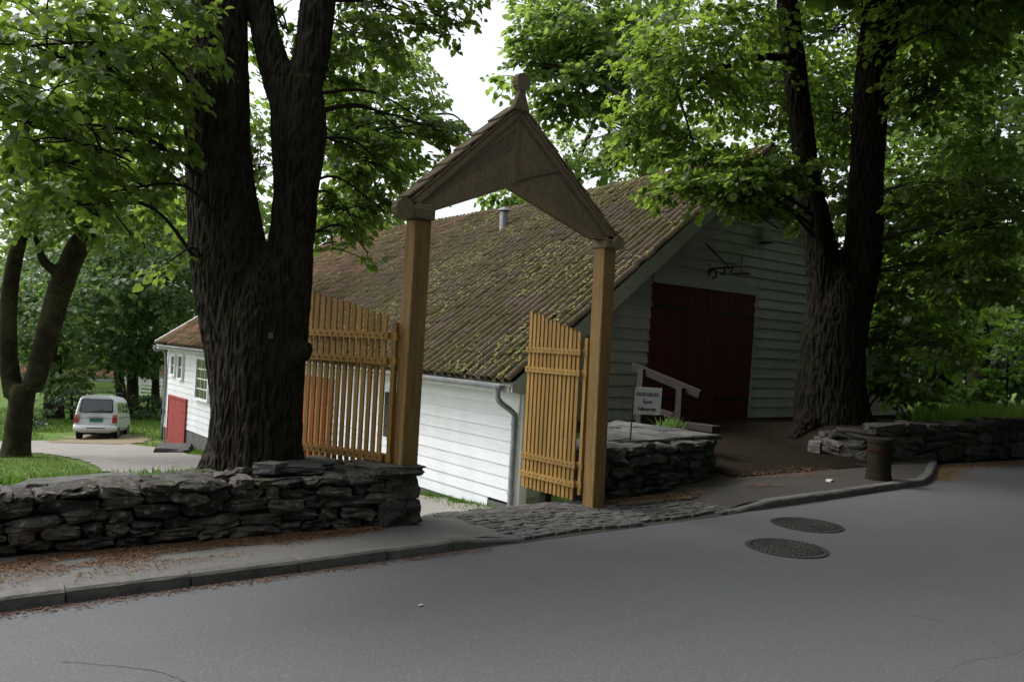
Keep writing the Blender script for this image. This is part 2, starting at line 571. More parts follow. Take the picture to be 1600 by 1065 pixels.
def m_lawn():
    m = NT('lawn')
    v = m.pos()
    f = m.noise(v, 0.45, 6, 0.6)
    c = m.mix(m.ramp(f, [(0.3, 0.0), (0.7, 1.0)]), (0.06, 0.115, 0.018), (0.11, 0.18, 0.025))
    c = m.mix(m.ramp(m.noise(v, 22, 5, 0.7), [(0.4, 0.0), (0.7, 0.6)]), c, (0.04, 0.075, 0.015))
    return m.done(m.pbr(c, 0.9, m.bump(m.noise(v, 45, 5, 0.7), 0.9, 0.03), 0, 0.2))


def m_gravel():
    m = NT('gravel')
    v = m.pos()
    g = m.n('ShaderNodeSeparateColor')
    m.set(g.inputs[0], m.vor(v, 48, out=1))
    c = m.mix(m.noise(v, 0.5, 5, 0.6), (0.21, 0.2, 0.185), (0.3, 0.285, 0.26))
    c = m.mix(m.math('MULTIPLY', g.outputs[0], 0.45), c, (0.12, 0.115, 0.105))
    c = m.mix(m.ramp(m.noise(v, 1.6, 6, 0.7), [(0.56, 0.0), (0.7, 0.6)]), c, (0.16, 0.125, 0.075))
    return m.done(m.pbr(c, 0.9, m.bump(m.vor(v, 48), 0.7, 0.012), 0, 0.2))


MAT['lawn'] = m_lawn()
MAT['gravel'] = m_gravel()
MAT['dirt'] = simple('packed_dirt', (0.2, 0.15, 0.1), (0.15, 0.13, 0.075), scale=1.2, bump=.5, rough=.95, var=0)

# ------------------------------------------------------------------ the ground


def sm(x, a, b):
    t = np.clip((np.asarray(x, float) - a) / (b - a), 0, 1)
    return t * t * (3 - 2 * t)


def z_drive(Y):
    return np.interp(Y, [-1e3, 6.3, 7, 8, 9.5, 11.3, 14.5, 20, 33, 40, 55, 100, 400], [0, 0, -.14, -.45, -.88, -1.27, -1.47, -1.87, -2.87, -3.47, -4.1, -4.3, -4.3])


def wall_y(X):
    "front line of the walls along the pavement"
    return np.interp(X, [-60, -10, -2.2, .7, 2, 3, 3.9, 3.95, 6.2, 6.25, 7.2, 8.3, 9.05, 9.3, 9.31, 12.7, 12.8, 13.6, 14.5, 16.9, 20.5, 26, 60, 400],
                     [11.5, 7.1, 6.5, 6.3, 6.2, 6.12, 6.1, 5.7, 5.7, 6.3, 6.42, 6.68, 7.1, 7.4, 6.4, 6.4, 6.85, 6.85, 6.75, 6.42, 6.0, 5.5, 3.0, -30])


def terrace_back(X):
    return 6.72 + (X - 6.2) * .83


def ramp_z(Y):
    return np.interp(Y, [5, 6.5, 11.3, 60], [.072, .072, .3, .6])


def gz(X, Y):
    "height of the terrain"
    X, Y = np.asarray(X, float), np.asarray(Y, float)
    wy = wall_y(X)
    z = z_drive(Y)
    z = z + (0.36 - z) * sm(-X, -3.6, -3.1) * sm(Y - wy, .2, .4) * sm(-Y, -11.0, -7.2)
    pit = z_drive(Y) - .03
    zt = np.where(Y < terrace_back(X), .54, pit)
    zr = np.where(X < np.interp(Y, [7.0, 7.9, 9.3, 9.6], [9.0, 9.3, 9.4, 9.65]), zt, ramp_z(Y) - .06)
    bank = np.interp(Y, [6.5, 8.5, 11.3, 60], [.6, .5, .3, .6])
    zr = zr + (bank - zr) * sm(X, 12.9, 13.7)
    near = (X > 6.62) * 1.0
    wr = np.where(Y < 11.4, near, sm(X, 9.5, 22) * sm(-Y, -42, -33))
    z = z * (1 - wr) + zr * wr
    return np.where(Y < wy + .18, -0.12, z)


def grid(name, xs, ys, zf, mat, keep=None, kind='structure'):
    X, Y = np.meshgrid(xs, ys)
    Z = zf(X, Y)
    v = np.stack([X.ravel(), Y.ravel(), Z.ravel()], 1)
    nx, ny = len(xs), len(ys)
    i = (np.arange(ny - 1)[:, None] * nx + np.arange(nx - 1)[None, :]).ravel()
    f = np.stack([i, i + 1, i + nx + 1, i + nx], 1)
    if keep is not None:
        c = v[f].mean(1)
        f = f[keep(c[:, 0], c[:, 1])]
    o = obj(name, np_mesh(name, v, f), mat, None, True)
    return setp(o, kind=kind)


def axis(lo, hi, core0, core1, step, grow=1.25):
    a = list(np.arange(core0, core1 + 1e-6, step))
    s = step
    while a[-1] < hi:
        s *= grow
        a.append(a[-1] + s)
    s = step
    while a[0] > lo:
        s *= grow
        a.insert(0, a[0] - s)
    return np.array(a)


grid('ground', axis(-400, 400, -1, 15, 0.1), axis(-300, 500, 5.5, 12, 0.1), gz, MAT['lawn'])

# road, one sheet, slightly crowned by nothing: flat at z = 0


def road_far(x):          # the kerb side edge of the carriageway
    return np.interp(x, [-400, 4.4, 7.2, 11.7, 14.6, 16.9, 60, 400], [5.36, 5.36, 5.36, 5.5, 6.6, 6.3, 3.0, -30])


xs = axis(-400, 400, -6, 20, 0.5)
v, f = [], []
for i, x in enumerate(xs):
    for k in range(5):
        t = k / 4
        y1 = float(road_far(x)) + 0.05
        v.append((x, y1 - 7.2 * (1 - t) if abs(x) < 60 else y1 - 7.2 * (1 - t), 0.0))
    if i:
        for k in range(4):
            a = (i - 1) * 5 + k
            f.append((a, a + 5, a + 6, a + 1))
road = setp(obj('road', raw_mesh('road', v, f), MAT['asphalt']), kind='structure')

# pavement behind the viewer's back (other side of the road)
mb = MB()
mb.box((0, -6.9, -0.02), (160, 10.2, 0.2))
setp(mb.build('far_pavement', MAT['walk']), kind='structure')


def sheet(name, poly_edges, mat, z0, zf=None, n=40, m=6, off=0.0, jit=0.0):
    "strip between two polylines"
    A, B = [np.array(catmull(p, 12)) for p in poly_edges]
    def res(P):
        d = np.r_[0, np.cumsum(np.linalg.norm(np.diff(P, axis=0), axis=1))]
        t = np.linspace(0, d[-1], n)
        return np.stack([np.interp(t, d, P[:, 0]), np.interp(t, d, P[:, 1])], 1)
    A, B = res(A), res(B)
    v, f = [], []
    for i in range(n):
        for k in range(m):
            t = k / (m - 1)
            p = A[i] * (1 - t) + B[i] * t
            if jit:
                w = (1 - 2 * t) * jit
                dr = (A[i] - B[i]) / max(1e-6, np.linalg.norm(A[i] - B[i]))
                p = p + dr * w * (mnoise.noise(Vector((p[0] * .9, p[1] * .9, 1))) + .6 * mnoise.noise(Vector((p[0] * 3.1, p[1] * 3.1, 5))))
            z = float(zf(p[0], p[1])) if zf else z0
            v.append((p[0], p[1], z + off))
        if i:
            for k in range(m - 1):
                a = (i - 1) * m + k
                f.append((a, a + 1, a + m + 1, a + m))
    me = raw_mesh(name, v, f)
    o = setp(obj(name, me, mat, None, True), kind='structure')
    if sum(p.normal.z for p in me.polygons) < 0:
        me.flip_normals()
    return o


def walk_z(x, y):
    return 0.072 - 0.06 * float(sm(x, 3.9, 4.45)) if x < 6 else 0.072 - 0.06 * float(sm(-x, -7.6, -7.1))


sheet('pavement_left', ([(-60, 5.45, 0), (-10, 5.45, 0), (0, 5.46, 0), (4.45, 5.47, 0)], [(-60, 11.6, 0), (-10, 7.4, 0), (0, 6.6, 0), (4.45, 6.3, 0)]), MAT['walk'], 0, walk_z, 160, 8)
sheet('pavement_right', ([(6.9, 5.47, 0), (9, 5.5, 0), (11.6, 5.6, 0), (14.5, 6.68, 0)], [(6.3, 6.5, 0), (9.0, 7.3, 0), (12, 7.3, 0), (14.6, 7.0, 0)]), MAT['walk_stained_shaded'], 0, walk_z, 60, 8)
# worn earth-and-asphalt ramp up to the barn door
sheet('ramp_path', ([(8.9, 6.7, 0), (9.3, 7.6, 0), (9.5, 9.2, 0), (9.7, 11.27, 0)], [(13.0, 6.6, 0), (13.6, 8.2, 0), (14.5, 9.8, 0), (15.5, 11.27, 0)]), MAT['soil'], 0, lambda x, y: float(ramp_z(y)), 40, 16, 0.005)
sheet('soil_bank', ([(12.75, 7.1, 0), (16, 6.9, 0), (20, 6.6, 0)], [(12.8, 11.26, 0), (18, 11.26, 0), (22.5, 11.26, 0)]), MAT['soil'], 0, gz, 40, 24, 0.015)
# gravel drive down through the gate, past the barn, to the van
sheet('gravel_drive', ([(3.9, 6.15, 0), (4.0, 8, 0), (4.2, 12, 0), (4.5, 20, 0), (4.9, 26, 0), (4.2, 31, 0), (1.0, 35, 0), (-4, 37, 0)], [(6.6, 6.3, 0), (6.9, 7.05, 0), (7.9, 8.2, 0), (9.2, 9.8, 0), (9.2, 11.3, 0), (8.7, 14, 0), (8.4, 18, 0), (8.3, 26, 0), (8.2, 33, 0), (6.5, 39.2, 0), (-2, 41.5, 0)]), MAT['gravel'], 0, lambda x, y: float(z_drive(y)), 420, 14, 0.025, .35)
sheet('van_stand', ([(5.6, 37.6, 0), (6.5, 40, 0), (8.0, 43.5, 0), (9.0, 45, 0)], [(7.8, 34.0, 0), (9.4, 37.0, 0), (10.0, 41, 0), (9.6, 45, 0)]), MAT['dirt'], 0, gz, 90, 10, 0.04, .9)


# ------------------------------------------------------------------ kerbs
def kerb_run(name, label, pts, zf, seg=0.8):
    P = np.array(catmull(pts, 30))
    d = np.r_[0, np.cumsum(np.linalg.norm(np.diff(P, axis=0), axis=1))]
    e = thing(name, (P[len(P) // 2][0], P[len(P) // 2][1], 0), label, 'kerb')
    s = 0
    while s < d[-1] - 0.2:
        L = min(seg * rnd.uniform(0.75, 1.2), d[-1] - s)
        a = np.array([np.interp(s + 0.006, d, P[:, k]) for k in (0, 1)])
        b = np.array([np.interp(s + L - 0.006, d, P[:, k]) for k in (0, 1)])
        t = (b - a) / max(1e-6, np.linalg.norm(b - a))
        nrm = np.array([-t[1], t[0]])
        j = rnd.uniform(-0.006, 0.006)
        za, zb = zf(a[0]) + rnd.uniform(-.004, .004), zf(b[0]) + rnd.uniform(-.004, .004)
        m = MB()
        cs = []
        n = 5
        for i in range(n + 1):
            q = a + (b - a) * i / n
            zt = za + (zb - za) * i / n
            w = rnd.uniform(-.011, .011)
            cs.append([(*(q + nrm * (j + w)), -0.1), (*(q + nrm * (j + w * .5 + .012)), zt - .015), (*(q + nrm * (j + .03)), zt), (*(q + nrm * .125), zt + rnd.uniform(-.004, .004)), (*(q + nrm * .135), -0.1)])
        for c in cs:
            m.v += [tuple(map(float, p)) for p in c]
        for i in range(n):
            for k in range(4):
                m.f.append((i * 5 + k, (i + 1) * 5 + k, (i + 1) * 5 + k + 1, i * 5 + k + 1))
        m.f.append((0, 1, 2, 3, 4))
        m.f.append(tuple(n * 5 + k for k in (4, 3, 2, 1, 0)))
        m.build('kerb_stone', MAT['kerb'], e)
        s += L
    return e


kerb_run('kerb', 'low granite kerb along the left pavement, ending at the cobbled entrance', [(-9, 5.34), (-3, 5.35), (1, 5.36), (4.5, 5.37)], lambda x: 0.082 - 0.07 * float(sm(x, 3.85, 4.45)))
kerb_run('kerb', 'granite kerb right of the cobbles, bending back to the stone wall', [(7.12, 5.37), (9.0, 5.42), (11.4, 5.5), (11.9, 5.53), (12.4, 5.72), (14.35, 6.55)], lambda x: 0.082 - 0.07 * float(sm(-x, -7.6, -7.15)))


# ------------------------------------------------------------------ stones
def stone_mesh(name, w, d, h, rn, n=3, rough=0.10, rnd_amt=0.28):
    "lumpy block, base centred, from a subdivided cube"
    idx, v, f = {}, [], []
    sd = rn.uniform(0, 100)
    taper = [rn.uniform(-.1, .1) for _ in range(6)]

    def vid(p):
        if p not in idx:
            q = np.array(p, float) / n * 2 - 1
            L = np.linalg.norm(q)
            q2 = q * (1 - rnd_amt) + q / max(L, .3) * 1.12 * rnd_amt
            nz = mnoise.noise_vector(Vector(q * 1.3) + Vector((sd, sd * .7, 0)))
            nz2 = mnoise.noise_vector(Vector(q * 3.4) + Vector((sd * 1.3, 4, sd)))
            q2 = q2 + np.array(nz) * rough * 2.2 + np.array(nz2) * rough * .8
            q2[0] *= 1 + taper[0] * q2[2] + taper[1] * q2[1]
            q2[2] *= 1 + taper[2] * q2[0]
            idx[p] = len(v)
            v.append((q2[0] * w / 2, q2[1] * d / 2, q2[2] * h / 2))
        return idx[p]
    for ax in range(3):
        for side in (0, n):
            for i in range(n):
                for k in range(n):
                    c = []
                    for (a, b) in ((i, k), (i + 1, k), (i + 1, k + 1), (i, k + 1)):
                        p = [0, 0, 0]
                        p[ax] = side
                        p[(ax + 1) % 3] = a
                        p[(ax + 2) % 3] = b
                        c.append(vid(tuple(p)))
                    f.append(tuple(c) if side else tuple(c[::-1]))
    return raw_mesh(name, v, f)


def place(name, me, mat, parent, loc, rz=0, rx=0, ry=0, sc=None, smooth=False):
    if mat is not None and not me.materials:
        me.materials.append(mat)
    o = bpy.data.objects.new(name, me)
    link(o)
    o.location = loc
    o.rotation_euler = (rx, ry, rz)
    if sc:
        o.scale = sc
    if smooth:
        me.polygons.foreach_set('use_smooth', [True] * len(me.polygons))
    return adopt(o, parent)


def dry_wall(name, label, pts, z0f, z1f, thick, mat, rn, rows=4, lmin=.16, lmax=.5, n=3, capmat=None, both=False):
    P = np.array(catmull(pts, 24))
    d = np.r_[0, np.cumsum(np.linalg.norm(np.diff(P, axis=0), axis=1))]
    at = lambda s: np.array([np.interp(s, d, P[:, 0]), np.interp(s, d, P[:, 1])])
    e = thing(name, (*at(d[-1] / 2), 0.1), label, 'stone wall')
    # dark earth and rubble core
    m = MB()
    ns = max(4, int(d[-1] / 0.5))
    for i in range(ns):
        a, b = at(d[-1] * i / ns), at(d[-1] * (i + 1) / ns)
        t = (b - a) / np.linalg.norm(b - a)
        nr = np.array([-t[1], t[0]])
        sa, sb = d[-1] * i / ns, d[-1] * (i + 1) / ns
        c0, c1 = nr * .09, nr * (thick - .05)
        m.hexa([(*(a + c0), z0f(sa) - .1), (*(b + c0), z0f(sb) - .1), (*(b + c1), z0f(sb) - .1), (*(a + c1), z0f(sa) - .1),
                (*(a + c0), z1f(sa) - .05), (*(b + c0), z1f(sb) - .05), (*(b + c1), z1f(sb) - .05), (*(a + c1), z1f(sa) - .05)])
    setp(m.build('rubble_core', MAT['core'], e), kind='stuff')
    hrow = [1.0 + rn.uniform(-.25, .25) for _ in range(rows)]
    tot = sum(hrow)
    acc = 0
    for r in range(rows):
        f0, f1 = acc / tot, (acc + hrow[r]) / tot
        acc += hrow[r]
        top = r == rows - 1
        s = -rn.uniform(0, lmax * .6)
        while s < d[-1]:
            L = rn.uniform(lmin, lmax)
            c = s + L / 2
            if 0 <= c <= d[-1] + 0.02:
                p = at(min(c, d[-1]))
                q0, q1 = at(max(0, c - .05)), at(min(d[-1], c + .05))
                ang = math.atan2(*(q1 - q0)[::-1])
                t = np.array([math.cos(ang), math.sin(ang)])
                nr = np.array([-t[1], t[0]])
                h0, h1 = z0f(c), z1f(c)
                hh = (h1 - h0) * (f1 - f0)
                zc = h0 + (h1 - h0) * (f0 + f1) / 2 + rn.uniform(-.015, .015)
                hs = hh * rn.uniform(.92, 1.22)
                # now and then one stone is split into two thin ones
                dep = rn.uniform(.2, .3) if not top else thick * rn.uniform(.5, .8)
                off = dep / 2 + rn.uniform(-.025, .03)
                parts = [(zc, hs)]
                if hs > .12 and rn.random() < .25 and not top:
                    parts = [(zc - hs * .24, hs * .5), (zc + hs * .26, hs * .48)]
                for (zz, h2) in parts:
                    me = stone_mesh('stone', L * rn.uniform(.93, 1.04), dep, h2 * 1.02, rn, n, rn.uniform(.09, .18), .38)
                    o = place('stone', me, capmat if (top and capmat) else mat, e, (*(p + nr * off), zz), ang + rn.uniform(-.07, .07), rn.uniform(-.1, .1), rn.uniform(-.12, .12))
            s += L
    return e, at, d[-1]


rs = random.Random(21)
wl, wat, wL = dry_wall('stone_wall', 'dark dry stone wall in front of the twin-trunked tree, left of the gate', [(-2.2, 6.5), (0.7, 6.30), (2.0, 6.20), (3.0, 6.12), (3.62, 6.08)],
                       lambda s: 0.08, lambda s: 0.43 + 0.02 * s + 0.02 * math.sin(s * 2.1), 0.5, MAT['stone'], rs, 5, .12, .4, 6)
# cemented pier that ends the wall under the gate post
for (x0, x1, z0, z1, y0, y1) in ((3.42, 3.79, .07, .30, 6.04, 6.55), (3.46, 3.77, .29, .50, 6.05, 6.55), (3.30, 3.80, .485, .575, 6.03, 6.56)):
    me = stone_mesh('stone', x1 - x0, y1 - y0, z1 - z0, rs, 9, .075, .17)
    place('stone', me, MAT['stone'], wl, ((x0 + x1) / 2, (y0 + y1) / 2, (z0 + z1) / 2), -.07)
# loose rubble along the top
for i in range(46):
    s_ = rs.uniform(0, wL)
    p = wat(s_)
    w_ = rs.uniform(.08, .24)
    me = stone_mesh('stone', w_, w_ * rs.uniform(.6, 1), rs.uniform(.05, .1), rs, 4, .15, .4)
    place('stone', me, MAT['stone'], wl, (p[0], p[1] + rs.uniform(.16, .5), .40 + .02 * s_ + rs.uniform(-.015, .02)), rs.uniform(0, 3), rs.uniform(-.2, .2), rs.uniform(-.2, .2))
# flat slabs lying on the wall top and behind it
for (x, y, z, w, d_, h, r) in ((1.1, 6.72, .40, .7, .45, .08, .1), (1.75, 6.7, .43, .6, .5, .08, -.1), (2.0, 6.5, .50, .5, .35, .06, .2), (1.35, 7.2, .38, .9, .4, .09, .05), (2.75, 6.45, .56, .5, .35, .06, -.2), (3.0, 6.75, .52, .55, .4, .07, .1), (.55, 6.72, .39, .55, .42, .07, 0), (2.55, 6.38, .57, .22, .2, .09, .6)):
    me = stone_mesh('stone', w, d_, h, rs, 4, .08, .15)
    place('stone', me, MAT['slab'], wl, (x, y, z), r, rs.uniform(-.05, .05), rs.uniform(-.05, .05))

tw, _, _ = dry_wall('terrace_wall', 'low curved stone terrace wall between the right gate post and the ramp', [(6.16, 6.30), (7.2, 6.42), (8.3, 6.68), (9.05, 7.1), (9.35, 7.9), (9.45, 9.3)],
                    lambda s: 0.03, lambda s: 0.60 - 0.018 * s, 0.45, MAT['stone_mid'], rs, 5, .14, .42, 3)
# terrace paving slabs behind the wall
for i in range(6):
    for k in range(4):
        x, y = 6.55 + i * .56 + rs.uniform(-.05, .05), 6.95 + k * .56 + rs.uniform(-.05, .05) + i * .08
        if x > 9.2 or y > terrace_back(x) - .1 or y < wall_y(x) + .3:
            continue
        me = stone_mesh('slab', .55, .56, .07, rs, 3, .05, .12)
        place('slab', me, MAT['slab'], tw, (x, y, .565 + rs.uniform(-.008, .008)), rs.uniform(-.08, .08))
dry_wall('side_wall', 'stone back wall of the terrace facing down to the gravel drive', [(9.55, 9.5), (8.0, 8.2), (6.45, 6.85), (6.3, 6.5)], lambda s: -.7 + .12 * s, lambda s: 0.56, 0.35, MAT['stone_mid'], rs, 5, .3, .7, 2)
rw, _, _ = dry_wall('stone_wall', 'long mossy stone wall along the road edge at the right', [(13.3, 8.3), (12.75, 7.5), (12.85, 7.0), (13.6, 6.85), (14.5, 6.75), (16.9, 6.42), (20.5, 6.0), (26, 5.5)],
                    lambda s: 0.04, lambda s: 0.42 + 0.30 * float(sm(s, 0, 3.2)) + 0.04 * math.sin(s * 1.3), 0.6, MAT['stone_mid'], rs, 3, .3, .85, 5)

# ------------------------------------------------------------------ cobbled entrance
mb = MB()
mb.v = [(4.25, 5.36, .004), (7.35, 5.36, .004), (7.2, 6.2, .012), (6.3, 6.75, -.03), (4.6, 6.75, -.03), (3.95, 6.2, .01)]
mb.f = [(0, 1, 2, 3, 4, 5)]
bed = setp(mb.build('cobbled_entrance', MAT['joint']), kind='structure')
rs = random.Random(5)
variants = [stone_mesh('cobble', .135, .088, .08, rs, 3, .04, .2) for _ in range(9)]
row, y = 0, 5.43
while y < 6.72:
    x = 4.2 + rs.uniform(0, .1)
    while x < 7.4:
        sx = rs.uniform(.75, 1.2)
        L = .135 * sx
        yy = y + .10 * math.sin((x - 4.2) * 2.2) * .5 + rs.uniform(-.008, .008)
        inside = yy < 6.75 and (x > 4.38 - .4 * (yy - 5.4)) and (x < 7.28 - .75 * max(0, yy - 5.75)) and yy > 5.41
        if inside:
            z = -.012 - .14 * max(0, yy - 6.35)
            place('cobble', rs.choice(variants), MAT['cobble'], bed, (x + L / 2, yy, z + .004 + rs.uniform(-.003, .003)), rs.uniform(-.08, .08) + .1 * math.cos((x - 4.2) * 2.2), rs.uniform(-.05, .05), rs.uniform(-.05, .05), (sx, rs.uniform(.88, 1.05), 1))
        x += L + .011
    y += .098
    row += 1

# ------------------------------------------------------------------ barn
XW, XE, YG, YF = 9.0, 22.6, 11.3, 33.6           # side wall, far side wall, near gable, far gable
XR = 15.6
EX0, EX1, EZ = 8.56, 22.9, 1.02


def ridge_z(y):
    return np.interp(y, [11, 14, 20, 28, 34], [6.34, 6.14, 5.9, 5.84, 5.8])


def roof_z(x, y):
    "top of the roof boards"
    zr = float(ridge_z(y))
    if x <= XR:
        return EZ + (zr - EZ) * (x - EX0) / (XR - EX0)
    return zr + (0.98 - zr) * (x - XR) / (EX1 - XR)


barn = thing('barn', (XW, YG, -1.3), 'long white clapboard barn with mossy tiled roof and dark red gable door', 'barn')

# inner shell so that no light leaks through the boards
mb = MB()
shell = [(XW + .03, YG + .03), (XE - .03, YG + .03), (XE - .03, YF - .03), (XW + .03, YF - .03)]
mb.prism([(x, YG + .03, z) for x, z in ((XW + .03, -3.4), (XE - .03, -3.4), (XE - .03, roof_z(XE, YG) - .1), (XR, 5.72), (XW + .03, roof_z(XW, YG) - .1))], (0, YF - YG - .06, -.35))
mb.build('wall_core', MAT['core'], barn)


def wall_bottom(y):
    return float(np.interp(y, [11, 14.5, 20, 33.6], [-1.22, -1.3, -1.55, -2.25]))


# foundation
mb = MB()
for i in range(24):
    y0, y1 = YG + i * (YF - YG) / 24, YG + (i + 1) * (YF - YG) / 24
    mb.hexa([(XW - .01, y0, -4), (XW + .3, y0, -4), (XW + .3, y1, -4), (XW - .01, y1, -4), (XW - .01, y0, wall_bottom(y0) + .05), (XW + .3, y0, wall_bottom(y0) + .05), (XW + .3, y1, wall_bottom(y1) + .05), (XW - .01, y1, wall_bottom(y1) + .05)])
mb.build('foundation', MAT['slab'], barn)

# side wall boards (each run butted from two or three lengths)
side = bpy.data.objects.new('side_wall', raw_mesh('side_wall', [(XW + .02, YG + .02, -1.1), (XW + .02, YF - .02, -2), (XW + .02, YF - .02, 1), (XW + .02, YG + .02, 1)], [(0, 1, 2, 3)]))
link(side)
side.data.materials.append(MAT['core'])
adopt(side, barn)
z, rs = 1.02, random.Random(3)
while z > -2.3:
    zb = z - .215
    ys = [YG + .14]
    while ys[-1] < YF:
        ys.append(min(YF, ys[-1] + rs.uniform(5.5, 9.5)))
    for a, b in zip(ys[:-1], ys[1:]):
        # keep only what is above the sloping bottom edge
        a2 = a
        if wall_bottom(a) > zb + .1:
            yy = np.linspace(a, b, 60)
            ok = [t for t in yy if wall_bottom(t) <= zb + .1]
            if not ok:
                continue
            a2 = ok[0]
        b2 = b
        if wall_bottom(b2) > zb + .1:
            continue
        if b2 - a2 < .3:
            continue
        j = rs.uniform(-.004, .004)
        m = MB()
        m.hexa([(XW - .027 + j, a2 + .003, zb), (XW + .01, a2 + .003, zb), (XW + .01, b2, zb), (XW - .027 + j, b2, zb),
                (XW - .008, a2 + .003, z + .012), (XW + .01, a2 + .003, z + .012), (XW + .01, b2, z + .012), (XW - .008, b2, z + .012)])
        m.build('board', MAT['white'], side)
    z = zb

# gable boards, cut round the door and along the rake
gab = bpy.data.objects.new('gable_wall', raw_mesh('gable_wall', [(XW + .05, YG + .02, -1.3), (XE - .05, YG + .02, -1.3), (XE - .05, YG + .02, .9), (XR, YG + .02, 6.0), (XW + .05, YG + .02, .9)], [(0, 1, 2, 3, 4)]))
link(gab)
gab.data.materials.append(MAT['core'])
adopt(gab, barn)
DL, DR, DB, DT = 12.2, 15.52, 0.26, 3.08


def rake_x(z, right=False):
    zz = z + .12
    if not right:
        return max(XW + .1, EX0 + (zz - EZ) * (XR - EX0) / (6.42 - EZ))
    return min(XE - .1, EX1 + (zz - .98) * (XR - EX1) / (6.42 - .98))


z = -1.25
while z < 6.1:
    zt = z + .225
    spans = [(rake_x(z), rake_x(zt), rake_x(z, True), rake_x(zt, True))]
    if zt > DB + .02 and z < DT + .12:
        l, lt, r, rt = spans[0]
        spans = [(l, lt, DL - .02, DL - .02), (DR + .02, DR + .02, r, rt)]
        if z < DT and zt > DT + .12:
            pass
    for (l, lt, r, rt) in spans:
        if r - l < .1 or rt <= lt:
            continue
        m = MB()
        j = rs.uniform(-.004, .004)
        m.hexa([(l, YG - .05 + j, z), (r, YG - .05 + j, z), (r, YG + .01, z), (l, YG + .01, z), (lt, YG - .008, zt + .012), (rt, YG - .008, zt + .012), (rt, YG + .01, zt + .012), (lt, YG + .01, zt + .012)])
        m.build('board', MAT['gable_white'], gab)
    z = zt

# corner boards, barge boards, fascia
MB().box((XW - .002, YG + .06, -.16), (.09, .17, 2.3)).build('corner_board', MAT['trim'], barn)
MB().box((XW + .09, YG - .03, -.16), (.17, .09, 2.3)).build('corner_board', MAT['trim'], barn)
MB().box((XE - .09, YG - .03, -.1), (.17, .09, 2.2)).build('corner_board', MAT['trim'], barn)
for (x0, z0, x1, z1) in ((EX0, EZ, XR, 6.42), (EX1, .98, XR, 6.42)):
    MB().prism([(x0, YG - .30, z0 - .02), (x1, YG - .30, z1 - .02), (x1, YG - .30, z1 - .36), (x0 + (.25 if x0 < x1 else -.25), YG - .30, z0 - .20), (x0, YG - .30, z0 - .16)], (0, .035, 0)).build('barge_board', MAT['gable_white'], barn)
    MB().prism([(x0, YG - .29, z0 - .03), (x1, YG - .29, z1 - .03), (x1, YG - .29, z1 - .07), (x0, YG - .29, z0 - .07)], (0, .3, 0)).build('soffit', MAT['gable_white'], barn)
MB().prism([(EX0 + .02, YF + .12, EZ - .02), (XR, YF + .12, 5.78), (XR, YF + .12, 5.58), (EX0 + .02, YF + .12, EZ - .2)], (0, .03, 0)).build('barge_board', MAT['trim'], barn)
# white flashing strip on the far verge
MB().prism([(EX0 - .03, YF + .10, EZ + .10), (XR, YF + .10, 5.95), (XR, YF + .10, 5.87), (EX0 - .03, YF + .10, EZ + .02)], (0, .09, 0)).build('verge_board', MAT['trim'], barn)
MB().box((EX0 + .06, (YG + YF) / 2, EZ - .11), (.03, YF - YG + .3, .15)).build('fascia', MAT['trim'], barn)
MB().prism([(EX0 + .07, YG + .02, EZ - .15), (XW, YG + .02, EZ - .1), (XW, YG + .02, EZ - .13), (EX0 + .07, YG + .02, EZ - .18)], (0, YF - YG, 0)).build('soffit', MAT['trim'], barn)

# roof: boards, then tiles
mb = MB()
N = 30
for s0, s1 in ((EX0 + .04, XR), (XR, EX1)):
    n0 = len(mb.v)
    for i in range(N + 1):
        y = YG - .27 + (YF - YG + .4) * i / N
        mb.v += [(s0, y, roof_z(s0, y) - .02), (s1, y, roof_z(s1, y) - .02)]
    for i in range(N):
        a = n0 + 2 * i
        mb.f.append((a, a + 1, a + 3, a + 2))
roof = mb.build('roof', MAT['core'], barn)

TW, TL = .235, .335          # cover width and gauge
PROF = [(0, -.012), (.10, .028), (.24, .062), (.40, .066), (.54, .04), (.66, -.012), (.80, -.034), (.92, -.03), (1.08, .0)]
seg = len(PROF) - 1
tp = []                      # tile: roll and pan, x down the slope, y across
for dz_, xx in ((0, 0), (.012, TL + .07), (-.004, TL + .07)):
    for t, zz in PROF:
        tp.append((xx, t * TW, zz + dz_))
tf = []
for k in range(seg):
    tf.append((k, seg + 1 + k, seg + 2 + k, k + 1))
    tf.append((seg + 1 + k, 2 * seg + 2 + k, 2 * seg + 3 + k, seg + 2 + k))
tp = np.array(tp)
tf = np.array(tf)
ncol = int((YF - YG + .42) / TW)
slope_len = math.hypot(XR - EX0, 5.2)
nrow = int((slope_len + .02) / TL)
tiles = []
for c in range(ncol):
    y = YG - .30 + c * TW
    zr = float(ridge_z(y))
    up = np.array([XR - EX0, 0, zr - EZ])
    up /= np.linalg.norm(up)
    nrm = np.array([-up[2], 0, up[0]])
    for r in range(nrow + 1):
        s = -.06 + r * TL
        if s + TL > slope_len + .12:
            continue
        s += rg.normal() * .012
        p = np.array([EX0, y + rg.normal() * .008, EZ + .02]) + up * (s + TL + .07) + nrm * (.05 + rg.uniform(-.012, .014))
        ya = np.array([0, 1, 0.0])
        tw = rg.normal() * .04
        yd = ya * math.cos(tw) + up * math.sin(tw)
        xd = -up * math.cos(tw) + ya * math.sin(tw) + nrm * rg.uniform(-.035, .03)
        R = np.stack([xd, yd, nrm], 1)
        tiles.append((float((p - EYE) @ _fw), p, R))
tiles.sort(key=lambda t: t[0])
tile_me = raw_mesh('tile', tp, tf)
tile_me.materials.append(MAT['tile'])
